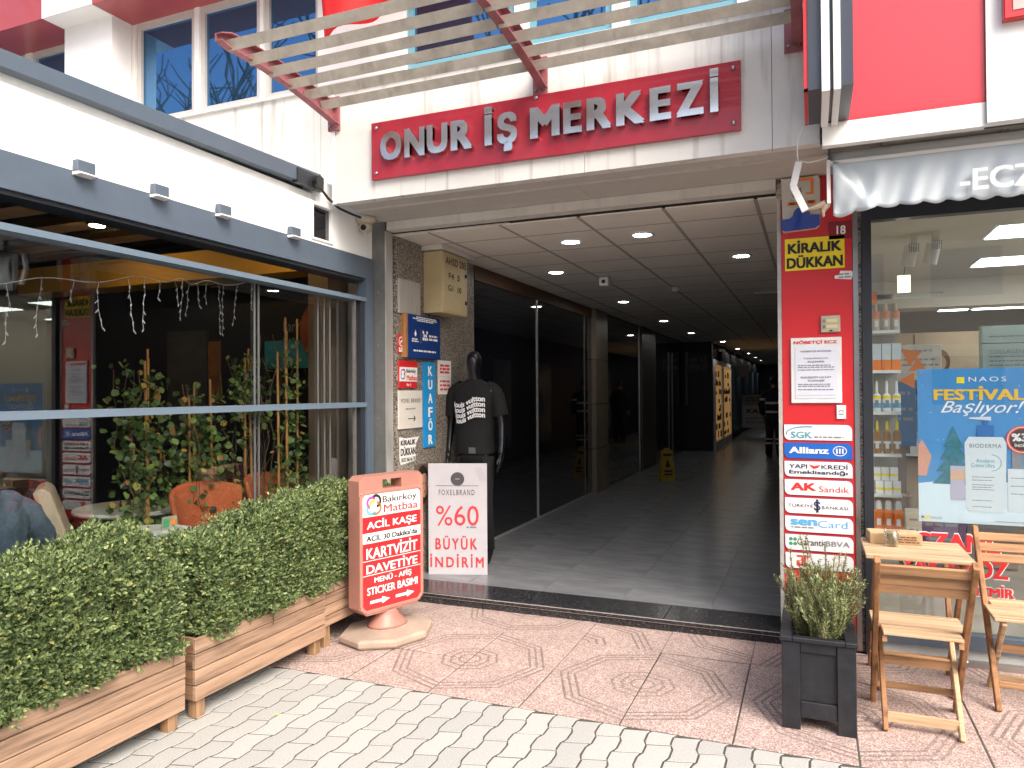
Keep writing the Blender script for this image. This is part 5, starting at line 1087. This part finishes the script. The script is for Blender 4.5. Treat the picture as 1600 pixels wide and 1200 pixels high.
# projecting striped box
pb = T('projecting_sign', 'dark projecting sign box with white stripes and a red lattice side', 'sign', (.09, 3.8, 2.9))
def pbx(name, mt, *bx, **k):
    b = B()
    for q in bx: b.box(*q)
    return b.obj(name, mt, pb, world=True, **k)
z0, z1 = 2.905, 4.4
pbx('dark_face', mat('slate_face', (.045, .055, .075), .35, var=.05), (-.004, 3.57, z0, .052, 4.04, z1), (.0875, 3.58, z0+.002, .102, 4.04, z1), (.1325, 3.57, z0, .184, 4.04, z1)); pbx('white_stripe', PURE, (.053, 3.552, z0-.02, .087, 4.042, z1), (.1025, 3.552, z0-.02, .132, 4.042, z1))
b = B()
for yy in (3.575, 4.03): b.box(-.022, yy, z0, -.005, yy+.012, z1)
b.box(-.022, 3.575, z0, -.005, 4.04, z0+.012); b.obj('red_side_frame', REDB, pb, world=True)
for k in range(16): B().bar((-.014, 3.60, 2.95+.09*k), (-.014, 4.02, 2.86+.09*k+.1), .006, .02).obj('lattice_slat', ANTD, pb, world=True)
pbx('side_back', mat('pale_side', (.50, .42, .38), .6), (-.0105, 3.59, z0+.013, -.0052, 4.028, z1))
# awning
aw = T('silver_awning', 'retracted silver grey scalloped awning lettered ECZANE over the shop window', 'awning', (1.7, 4.25, 2.5))
o = B().tube([(.105, 4.30, 2.775), (3.5, 4.30, 2.775)], .048, 20).obj('roller', PURE, aw, world=True, smooth=True); B().box(.10, 4.20, 2.735, 3.5, 4.26, 2.752).obj('front_rail', PURE, aw, world=True); B().box(.09, 4.24, 2.72, .104, 4.34, 2.83).obj('end_cap', GREYP, aw, world=True)
vb = B(); NX, NZ = 260, 12; X0, X1 = .112, 3.5
for i in range(NX+1):
    x = X0+(X1-X0)*i/NX; sc = .018*abs(math.sin((x-.112)*math.pi/.105))**.7; f = max(0, 1-(x-X0)/.22)
    for j in range(NZ+1):
        t_ = j/NZ; z = 2.745+(2.462+.025*(1-f)-sc-2.745+.012*math.sin(x*3))*t_
        yv = 4.205+.010*math.sin(x*31+t_*2)*t_+.006*math.sin(x*67+t_*5)*t_+.02*f*math.sin(t_*5-x*25)-.012*math.exp(-((x-X0-t_*.18)/.03)**2)
        vb.v.append((x, yv, z))
for i in range(NX):
    for j in range(NZ): a = i*(NZ+1)+j; vb.f.append((a, a+NZ+1, a+NZ+2, a+1))
o = vb.obj('valance', SILV, aw, world=True, smooth=True); md = o.modifiers.new('t', 'SOLIDIFY'); md.thickness = .002
o = txt('-ECZANESİ', aw, .685-1.7, .018, 1.40-1.7, .155, WTXT, -.084, .02)
for x in (.9, 2.2): B().bar((x, 4.3, 2.8), (x, 4.3, 2.84), .05, .03).obj('bracket', GREYP, aw, world=True)
ar = T('awning_side_arm', 'white jointed metal arm with a dangling elbow beside the awning end', 'arm', (0, 4.25, 2.6))
B().bar((-.055, 4.2, 2.765), (-.085, 4.2, 2.635), .03, .035).obj('upper_arm', PURE, ar, world=True); B().bar((-.085, 4.2, 2.64), (-.025, 4.2, 2.50), .026, .035).obj('lower_arm', PURE, ar, world=True); B().tube([(-.02, 4.2, 2.505), (.03, 4.21, 2.515), (.07, 4.22, 2.535)], [.008, .016, .02], 8).obj('elbow', mat('worn_brown_plastic', (.26, .19, .14), .6, var=.2), ar, world=True); B().tube([(.062, 4.22, 2.545), (.075, 4.22, 2.52), (.06, 4.21, 2.49), (.065, 4.2, 2.46)], [.02, .025, .012, .006], 8).obj('torn_cover', MATS['worn_brown_plastic'], ar, world=True)
B().box(.082, 4.2, 2.53, .10, 4.24, 2.76).obj('wall_bracket', PURE, ar, world=True)
cb = T('white_cable', 'thin white cable looping from the projecting sign down to the awning arm', 'cable', (0, 4.1, 2.8)); B().tube([(-.03, 4.1, 2.92), (-.055, 4.1, 2.86), (-.062, 4.13, 2.80), (-.058, 4.18, 2.76)], .003, 5).obj('wire', PURE, cb, world=True)
B().tube([(-.05, 4.19, 2.77), (-.01, 4.19, 2.755), (.04, 4.19, 2.76), (.09, 4.2, 2.775)], .003, 5).obj('wire', PURE, cb, world=True)

# ================================================================== OUTDOOR FURNITURE
def chair(loc, rz, label):
    t = T('folding_chair', label, 'chair', loc, rz, 'slatted wooden folding chairs by the pharmacy window')
    for s in (-1, 1):
        B().bar((s*.178, .18, 0), (s*.185, -.295, .80), .046, .024, up=(1, 0, 0)).obj('back_post', CWZ, t, bevel=.005, seg=2)
        B().bar((s*.150, -.165, 0), (s*.150, .165, .425), .038, .022, up=(1, 0, 0)).obj('front_leg', CWL if s > 0 else CWZ, t, bevel=.004)
        B().bar((s*.150, -.17, .418), (s*.150, .17, .430), .020, .030).obj('seat_rail', CWY, t)
    for k in range(6):
        y0 = -.185+.062*k; hw = .192 if k > 1 else .158
        B().box(-hw, y0, .437-.003*k*.5, hw, y0+.058, .452-.003*k*.5).obj('seat_slat', CWL, t, bevel=.003)
    for k in range(3):
        z = .655+.049*k; yv = .18-.475*(z/.80)
        B().bar((-.176, yv-.0, z), (.176, yv, z), .016, .045, up=(0, -.4, 1)).obj('back_slat', CWX, t, bevel=.003)
    for yv, z, hh, m_, hw in ((.115, .11, .030, CWX, .165), (-.13, .055, .045, CWL, .140), (.03, .26, .04, CWX, .140)):
        B().bar((-hw, yv, z), (hw, yv, z), .014, hh).obj('stretcher', m_, t, bevel=.002)
    for s in (-1, 1):
        o = B().rings([(0, 0, 0, .007, .007), (0, 0, .006, .006, .006)], 8).obj('rivet', STEEL, t); o.matrix_basis = Matrix.Translation((s*.195, 0, .30)) @ Matrix.Rotation(R_(90*s), 4, 'Y')
    return t
chair((.44, 3.86, 0), 0, 'wooden folding chair in front, its back to the camera, beside the black planter')
chair((.985, 4.29, 0), 180, 'wooden folding chair cut by the right edge, its back to the shop window')
tb = T('folding_table', 'small slatted wooden folding table between the two chairs', 'table', (.472, 4.25, 0), 0)
for k in range(8): B().box(-.235, -.235+.0585*k, .705, .235, -.235+.0585*k+.056, .722).obj('top_slat', CWL, tb, bevel=.002)
for s in (-1, 1):
    B().bar((s*.19, -.20, .69), (s*.19, .30, 0), .036, .022, up=(1, 0, 0)).obj('leg', CWZ, tb, bevel=.003); B().bar((s*.165, .20, .69), (s*.165, -.06, 0), .036, .022, up=(1, 0, 0)).obj('leg', CWZ, tb, bevel=.003); B().box(s*.19-.01, -.21, .672, s*.19+.01, .21, .704).obj('top_rail', CWZ, tb)
for yv, z, hw in ((.24, .09, .19), (-.0, .16, .165), (-.19, .66, .18)): B().bar((-hw, yv, z), (hw, yv, z), .016, .035).obj('stretcher', CWX, tb)
t = T('cardboard_tray', 'low cardboard and wood tray on the table top', 'box', (.40, 4.38, .7225), 4); B().box(-.13, -.05, 0, .12, .09, .055).obj('tray', CBOARD, t, bevel=.003); B().box(-.125, -.045, .0555, .115, .085, .057).obj('lid', mat('kraft_pale', (.55, .38, .22), .7, var=.25, scale=20), t)
bars(t, -.02, .11, (.012, .025, .038), .006, mat('brown_print3', (.12, .06, .03), .6, var=0), -.053)
t = T('glass_tumbler', 'clear empty glass tumbler in front of the cardboard tray', 'glass', (.375, 4.285, .7225), 0)
B().rings([(0, 0, 0, .030, .030), (0, 0, .006, .031, .031), (0, 0, .085, .038, .038), (0, 0, .085, .035, .035), (0, 0, .010, .028, .028)], 20).obj('body', GLASS_J, t, smooth=True)

# black planter with rosemary
bp = T('black_planter_box', 'black painted wooden planter box holding the rosemary by the red pillar', 'planter', (.012, 4.08, 0), 0)
X, Ya, Yb, Z = .155, -.52, .50, .42
for sx in (-1, 1):
    for yy in (Ya, Yb-.07): B().box(sx*X, yy, 0, sx*(X-.078), yy+.07, Z-.022).obj('corner_post', BLKW, bp, bevel=.003)
B().box(-X+.079, Ya+.020, .13, X-.079, Ya+.035, Z-.07).obj('front_panel', BLKW, bp); B().box(-X+.079, Ya+.008, .055, X-.079, Ya+.03, .128).obj('bottom_rail', BLKW, bp, bevel=.002); B().box(-X+.079, Ya+.008, Z-.069, X-.079, Ya+.03, Z-.022).obj('top_rail', BLKW, bp, bevel=.002)
for sx in (-1, 1):
    B().box(sx*(X-.008), Ya+.072, .06, sx*(X-.03), Yb-.072, Z-.022).obj('side_panel', BLKW, bp)
    B().box(sx*(X+.008), Ya-.01, Z-.021, sx*(X-.045), Yb+.01, Z).obj('rim_board', BLKW, bp, bevel=.003)
B().box(-X+.046, Ya-.01, Z-.021, X-.046, Ya+.03, Z-.0005).obj('rim_board', BLKW, bp, bevel=.003); B().box(-X+.046, Yb-.03, Z-.021, X-.046, Yb+.01, Z-.0005).obj('rim_board', BLKW, bp, bevel=.003); B().box(-X+.079, Yb-.03, .06, X-.079, Yb-.015, Z-.03).obj('back_panel', BLKW, bp)
B().box(-X+.032, Ya+.037, .2, X-.032, Yb-.032, .345).obj('soil', SOIL, bp)
b = B()
for k in range(150):
    x, y = random.uniform(-.11, .11), random.uniform(-.47, -.1); r = random.uniform(.007, .016); z = .345+random.uniform(0, .014)
    b.rings([(x, y, z-r*.5, r*.6, r*.5), (x, y, z, r, r*.8), (x, y, z+r*.6, r*.55, r*.5)], 6)
tag(b.obj('pebble', PEBB, bp), None, None, kind='stuff')
rs = T('rosemary_bush', 'wispy rosemary bush growing in the black planter, before the bank plates', 'plant', (.02, 3.80, .35), 0)
A, DD, NN, LL = [], [], [], []; tw = B(); rg = np.random.default_rng(5)
for k in range(330):
    a = rg.uniform(0, 2*math.pi); r = rg.uniform(.0, .075); lean = rg.uniform(.0, .58); ln = rg.uniform(.14, .36)
    if k < 12: ln, lean, a = rg.uniform(.36, .50), rg.uniform(.02, .22), rg.uniform(0, 6.28)
    p = np.array([r*math.cos(a)*1.3, r*math.sin(a)*2.6+.02, 0.]); d = np.array([math.cos(a)*lean, math.sin(a)*lean, 1.]); d /= np.linalg.norm(d)
    if k % 34 == 0: d = np.array([.75, .0, .66]); ln = rg.uniform(.22, .33)
    pts = [p]; n = int(ln/.012)
    for j in range(n):
        d = d+rg.normal(0, .06, 3)+np.array([0, 0, .015]); d /= np.linalg.norm(d); p = p+d*.012; pts.append(p)
        if j*.012 > .03:
            for q in range(6):
                v = rg.normal(0, 1, 3); v -= d*(v@d); v /= np.linalg.norm(v); A.append(p); DD.append(v*.85+d*.6); NN.append(d); LL.append(rg.uniform(.013, .024))
    tw.tube([tuple(q) for q in pts[::4]+[pts[-1]]], .0016, 4)
A = np.array(A); LL = np.array(LL); leaves('needles', A, np.array(DD), np.array(NN), LL, LL*.20, LEAF3, rs); tag(tw.obj('stem', TWIG, rs), None, None, kind='stuff')

# ================================================================== TERRACE INTERIOR
def vine(x, y, z0, z1, n, wd, label, seed, poles=3, lean=0.):
    rg = np.random.default_rng(seed); t = T('climbing_plant', label, 'plant', (x, y, 0), 0, 'climbing plants on canes inside the terrace')
    for k in range(poles):
        px, py = rg.uniform(-.03, .03), rg.uniform(-.12, .12); B().tube([(px, py, .04), (px*.5+rg.uniform(-.02, .02), py+rg.uniform(-.05, .05), z1*rg.uniform(.88, 1.08))], [.011, .008], 7).obj('cane', BAMB, t)
    b = B().rings([(0, 0, .04, .10, .10), (0, 0, .30, .13, .13)], 16); b.obj('pot', BLACK, t)
    P = np.stack([rg.normal(0, wd*.6, n), rg.normal(lean*.0, wd, n), z0+(z1-z0)*rg.random(n)**.85], 1)
    cl = rg.normal(0, 1, (14, 3))*np.array([wd*.6, wd, 0])+np.array([0, 0, z0]); cl[:, 2] = z0+(z1-z0)*rg.random(14); w_ = rg.integers(0, 14, n); P = P*.5+.5*(cl[w_]+rg.normal(0, .06, (n, 3)))
    P[:, 2] = np.clip(P[:, 2], z0, z1+.05)
    D = nrm(rg.normal(0, 1, (n, 3))+np.array([.3, 0, -.5])); N = nrm(rg.normal(0, .5, (n, 3))+np.array([.8, -.2, .6])); L = rg.uniform(.030, .060, n)
    leaves('foliage', P, D, N, L, L*.85, LEAF2, t, fold=.08)
    b = B()
    for k in range(5 if poles != 2 else 16):
        q = [np.array([rg.uniform(-.05, .05), rg.uniform(-.08, .08), .25])]; 
        for j in range(9): q.append(q[-1]+np.array([rg.normal(0, .03), rg.normal(0, .035), (z1-.3)/9]))
        b.tube([tuple(v) for v in q], .0035, 4)
    tag(b.obj('stem', TWIG, t), None, None, kind='stuff')
vine(-4.05, 3.50, .35, 1.75, 620, .17, 'leafy climbing plant behind the white round table, leftmost of the row', 21)
vine(-3.98, 3.92, .35, 1.66, 640, .16, 'broad leaved climbing plant behind the left orange chair', 22)
vine(-3.92, 4.32, 1.2, 1.86, 340, .10, 'climbing plant with a bare twiggy lower half behind the right orange chair', 23, 2)
vine(-3.62, 4.40, .4, 2.02, 430, .12, 'tallest climbing plant on four canes close to the wood column', 24, 4)
vine(-4.3, 4.0, .3, 1.35, 600, .25, 'dark bushy plant at the back of the vine row', 25, 1)
def rtable(x, y, r, label):
    t = T('round_table', label, 'table', (x, y, .04), 0, 'white round terrace tables'); B().rings([(0, 0, .690, r*.97, r*.97), (0, 0, .70, r, r), (0, 0, .712, r, r), (0, 0, .72, r*.985, r*.985)], 40).obj('top', TABW, t); B().rings([(0, 0, .0, .20, .20), (0, 0, .012, .19, .19), (0, 0, .03, .03, .03), (0, 0, .69, .028, .028)], 24).obj('pedestal', BLACK, t); return t
rtable(-4.40, 3.70, .37, 'white round table with small black pots, left of the vines'); rtable(-3.50, 2.98, .30, 'white round table close to the glass behind the blue lower rail')
for i, (x, y, s, l) in enumerate(((-4.30, 3.80, 1, 'larger black pot on the round table'), (-4.22, 3.93, .7, 'smaller black pot on the round table'))):
    t = T('table_pot', l, 'pot', (x, y, .761), 0, 'small black pots on the round table'); B().rings([(0, 0, 0, .04*s, .04*s), (0, 0, .10*s, .052*s, .052*s), (0, 0, .115*s, .055*s, .055*s), (0, 0, .115*s, .047*s, .047*s), (0, 0, .09*s, .046*s, .046*s)], 20).obj('pot', BLACK, t)
t = T('menu_card', 'small green and orange menu card standing on the near round table', 'menu card', (-3.44, 3.14, .761), 75); t.scale = (.75, .75, .75); B().box(-.06, 0, 0, .06, .004, .10).obj('card', mat('dull_card', (.30, .30, .22), .6), t); flat(t, rect(-.05, .02, -.005, .085), GREEN); flat(t, circ(.025, .055, .022, 14), ORA)
def shellchair(x, y, rz, mt, label, tall=.84):
    t = T('tub_chair', label, 'chair', (x, y, .04), rz)
    b = B(); n, mrows = 18, 8
    for j in range(mrows+1):
        v = j/mrows
        for i in range(n+1):
            u = i/n; a = R_(-62+124*u); rr = .265+.05*v
            z = .42+v*(tall-.42)*(.9+.1*math.cos(a*1.4)); b.v.append((rr*math.sin(a), rr*math.cos(a)*.95+.05*v, z))
    for j in range(mrows):
        for i in range(n): a = j*(n+1)+i; b.f.append((a, a+1, a+n+2, a+n+1))
    o = b.obj('back_shell', mt, t, smooth=True); md = o.modifiers.new('t', 'SOLIDIFY'); md.thickness = .035; md = o.modifiers.new('b', 'SUBSURF'); md.levels = 1; md.render_levels = 1
    B().rings([(0, .0, .38, .20, .20), (0, 0, .40, .235, .225), (0, 0, .45, .24, .23), (0, 0, .465, .21, .20)], 28).obj('seat', mt, t, smooth=True)
    for sx in (-1, 1):
        for sy_ in (-1, 1): B().tube([(sx*.13, sy_*.12, .38), (sx*.21, sy_*.20, 0)], [.014, .009], 8).obj('leg', BAMB, t)
    return t
shellchair(-3.62, 3.74, 76, ORF, 'burnt orange tub chair behind the middle hedge, left one', .90); shellchair(-3.62, 4.42, 92, ORF, 'burnt orange tub chair behind the middle hedge, right one', .90)
# beige chair: narrow upright backrest seen from the side
t = T('beige_chair', 'beige upholstered chair with a tall leaning backrest beside the denim jacket', 'chair', (-4.1, 3.03, .06), 52)
B().prism([(-.02, .45), (.06, .45), (-.10, .93), (-.14, .955), (-.19, .93)], -.21, .21, 'y').obj('backrest', BGF, t, bevel=.018, seg=2); o = B().box(-.05, -.23, .40, .40, .23, .47).obj('seat', BGF, t, bevel=.02, seg=2)
for p in ((0, -.2), (0, .2), (.36, -.2), (.36, .2)): B().tube([(p[0], p[1], .40), (p[0]*1.1-.02, p[1]*1.1, 0)], [.014, .01], 8).obj('leg', BAMB, t)

# ---- people
pd = T('person', 'seated person in a blue denim jacket at the left edge behind the terrace glass', 'person', (-3.72, 2.08, .04), 0)
V = [(0, 0, .50), (0, .0, .68), (.02, .04, .86), (.02, .04, 1.02), (.02, .02, 1.10), (.02, .02, 1.20), (.02, .02, 1.27),
     (.0, .25, .98), (.02, .40, .78), (-.18, .44, .72), (-.26, .44, .70), (.02, -.2, 1.0), (.0, -.28, .75), (-.2, -.25, .70), (-.28, -.25, .70),
     (-.10, .12, .48), (-.50, .16, .50), (-.50, .16, .10), (-.62, .16, .04), (-.10, -.12, .48), (-.50, -.14, .50), (-.50, -.14, .10), (-.62, -.14, .04)]
E_ = [(0, 1), (1, 2), (2, 3), (3, 4), (4, 5), (5, 6), (2, 7), (7, 8), (8, 9), (9, 10), (2, 11), (11, 12), (12, 13), (13, 14), (0, 15), (15, 16), (16, 17), (17, 18), (0, 19), (19, 20), (20, 21), (21, 22)]
Rr = [(.17, .15), (.15, .13), (.19, .14), .07, .06, (.085, .095), .06, .08, .055, .03, .028, .08, .055, .03, .028, .10, .07, .05, .04, .10, .07, .05, .04]
skin_body('body', V, E_, Rr, SKIN, pd)
b = B(); b.rings([(0, .02, .44, .23, .33), (0, .02, .52, .25, .36), (.0, .03, .66, .24, .33), (.01, .04, .82, .24, .34), (.01, .05, .95, .21, .32), (.02, .04, 1.05, .14, .2), (.02, .03, 1.09, .09, .09)], 28, 2.4)
b.tube([(0, .22, .99), (.03, .40, .88), (.04, .47, .76), (-.06, .49, .70), (-.2, .47, .70)], [.10, .105, .09, .075, .06], 16)
o = b.obj('denim_jacket', DENIM, pd, smooth=True); md = o.modifiers.new('s', 'SUBSURF'); md.levels = 2; md.render_levels = 2; tx = bpy.data.textures.new('denim', 'CLOUDS'); tx.noise_scale = .09; dm = o.modifiers.new('d', 'DISPLACE'); dm.texture = tx; dm.strength = .05
b = B(); b.rings([(0, .10, .40, .30, .52), (0, .10, .56, .30, .54), (0, .12, .66, .26, .48), (0, .12, .74, .18, .36), (0, .12, .78, .08, .2)], 28, 2.3); o = b.obj('dark_denim_lap_coat', DENI2, pd, smooth=True); md = o.modifiers.new('s', 'SUBSURF'); md.levels = 2; md.render_levels = 2; dm = o.modifiers.new('d', 'DISPLACE'); dm.texture = tx; dm.strength = .03
B().rings([(.02, .02, 1.10, .10, .11), (.03, .02, 1.2, .105, .115), (.02, .02, 1.29, .07, .08), (.02, .02, 1.31, .02, .03)], 20).obj('hair', HAIR, pd, smooth=True)
def worker(loc, rz, label, pose=None, bands=True):
    t = T('person', label, 'person', loc, rz); t.scale = (.97, .97, .97)
    humanoid(t, SKIN, pose=pose, fingers=True)
    b = B(); b.rings([(0, 0, .78, .19, .14), (0, 0, .95, .185, .14), (0, 0, 1.2, .195, .145), (0, 0, 1.40, .215, .14), (0, .005, 1.48, .19, .11), (0, .005, 1.53, .09, .08), (0, .0, 1.56, .075, .07)], 24, 2.3, cap=False)
    for s, e, w_ in ((-1, J0['ell'], J0['wrl']), (1, J0['elr'], J0['wrr'])): b.tube([(s*.15, .01, 1.47), (s*.21, .01, 1.40), e, w_], [.07, .085, .07, .055], 14, cap=False)
    b.obj('jacket', NAVY, t, smooth=True)
    b = B()
    for s in (-1, 1): b.tube([(s*.09, .01, .92), (s*.105, -.01, .52), (s*.12, .02, .06)], [.115, .085, .075], 14)
    b.obj('trousers', NAVY, t, smooth=True)
    b = B()
    for s in (-1, 1): b.box(s*.12-.045, -.16, 0, s*.12+.045, .09, .08)
    b.obj('shoe', BLACK, t, bevel=.02)
    B().rings([(0, .01, 1.66, .082, .10), (0, .01, 1.72, .086, .105), (0, .01, 1.80, .07, .085), (0, .01, 1.83, .02, .03)], 18).obj('hair', HAIR, t, smooth=True)
    if bands:
        b = B()
        for z, rx, ry in ((1.20, .201, .151), (1.0, .19, .146)): b.rings([(0, 0, z, rx, ry), (0, 0, z+.05, rx+.002, ry+.002)], 24, 2.3, cap=False)
        for s in (-1, 1): b.rings([(s*.116, .01, .30, .088, .088), (s*.116, .01, .34, .088, .088)], 14, cap=False); b.rings([(s*.113, .005, .40, .09, .09), (s*.113, .005, .43, .09, .09)], 14, cap=False); b.rings([(s*.225, .02, 1.28, .086, .086), (s*.222, .02, 1.33, .088, .088)], 14, cap=False)
        b.obj('reflective_band', REFL, t)
    return t
J0 = dict(ell=(-.27, .03, 1.18), wrl=(-.26, -.05, .96), elr=(.27, .03, 1.18), wrr=(.26, -.05, .96))
J0.update(hnl=(-.255, -.08, .88), hnr=(.255, -.08, .88), shl=(-.19, .01, 1.46), shr=(.19, .01, 1.46))
worker((-.78, 16.9, .08), 170, 'person in dark work clothes with reflective bands, half hidden behind the red pillar', J0)
worker((-.75, 20.5, .08), 200, 'dark clothed person far down the corridor, mirrored in the black glass wall', J0, bands=False)

# yellow floor sign
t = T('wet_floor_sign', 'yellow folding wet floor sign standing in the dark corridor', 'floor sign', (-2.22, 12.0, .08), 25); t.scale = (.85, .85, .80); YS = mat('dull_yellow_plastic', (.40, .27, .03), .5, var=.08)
for s in (-1, 1):
    B().add([(-.14, s*.13, 0), (.14, s*.13, 0), (.10, s*.015, .62), (-.10, s*.015, .62), (-.14, s*.145, 0), (.14, s*.145, 0), (.10, s*.03, .62), (-.10, s*.03, .62)], [(0, 1, 2, 3), (7, 6, 5, 4), (0, 4, 5, 1), (1, 5, 6, 2), (2, 6, 7, 3), (3, 7, 4, 0)]).obj('leaf', YS, t)
B().box(-.05, -.02, .62, .05, .02, .66).obj('handle', YS, t)
for a, b_ in ((.50, .55), (.18, .22), (.12, .15)): B().add([(-.08, -.146+.115*a/.62-.004, a), (.08, -.146+.115*a/.62-.004, a), (.08, -.146+.115*b_/.62-.004, b_), (-.08, -.146+.115*b_/.62-.004, b_)], [(0, 1, 2, 3)]).obj('print', BTXT, t)
B().add([(-.05, -.150+.115*.28/.62, .28), (.05, -.150+.115*.28/.62, .28), (0, -.150+.115*.45/.62, .45)], [(0, 1, 2)]).obj('print', BTXT, t)
# small litter and leaf
t = T('yellow_leaf', 'tiny yellow leaf lying on the pavers by the middle planter', 'leaf', (-2.40, 2.80, .002), 30); B().add([(0, 0, 0), (.014, .008, .004), (.032, 0, .001), (.014, -.009, .004)], [(0, 1, 2), (0, 2, 3)]).obj('blade', mat('yellow_leaf_blade', (.55, .62, .05), .5), t)

# ================================================================== ACROSS THE STREET (seen in reflections)
op = T('opposite_building', 'beige apartment building across the street seen in the steel letters and windows', 'building', (0, -15, 0))
OPW = mat('beige_render', (.80, .72, .60), .8, var=.1, scale=1)
for fl_i in range(3):
    z = 3.1*fl_i
    B().box(-16, -15, z, 16, -14.6, z+1.1).obj('wall', OPW, op, world=True); B().box(-16, -15, z+2.5, 16, -14.6, z+3.1).obj('wall', OPW, op, world=True)
    for k in range(11):
        x = -16+3.0*k; B().box(x, -14.98, z+1.1, x+1.2, -14.62, z+2.5).obj('wall', OPW, op, world=True)
        if k < 10: w_ = B().box(x+1.2, -14.9, z+1.1, x+3.0, -14.85, z+2.5).obj('window', GLASS_B, op, world=True)
def baretree(x, y, seed, label):
    rg = random.Random(seed); t = T('bare_tree', label, 'tree', (x, y, 0)); t.scale = (1.9, 1.9, 1.9); b = B(); tk = B(); tk.tube([(0, 0, -.05), (.05, 0, 1.4), (.0, .08, 3.0)], [.16, .13, .11], 10); tk.obj('trunk', TWIG, t)
    def br(p, d, r, ln, dep):
        q = p+d*ln*.5+Vector((rg.gauss(0, .05), rg.gauss(0, .05), 0)); e = p+d*ln; b.tube([p, q, e], [r, r*.8, r*.6], 5)
        if dep == 0: return
        for k in range(3):
            nd = (d+Vector((rg.gauss(0, .5), rg.gauss(0, .5), rg.gauss(.15, .35)))).normalized(); br(e if k < 2 else q, nd, r*.62, ln*.74, dep-1)
    for k in range(5):
        a = 2*math.pi*k/5+rg.random(); br(Vector((0, .08, 2.95)), Vector((math.cos(a)*.7, math.sin(a)*.7, 1)).normalized(), .05, 1.3, 3)
    b.obj('branches', TWIG, t)
for (x, y, sd_, l) in ((-15.5, -4.5, 3, 'leftmost bare street tree across the way, mirrored in the upper left windows'), (-9.5, -6, 4, 'second bare street tree across the way, mirrored in the upper windows'), (-4.2, -5.0, 5, 'bare street tree mirrored in the windows above the name board')): baretree(x, y, sd_, l)
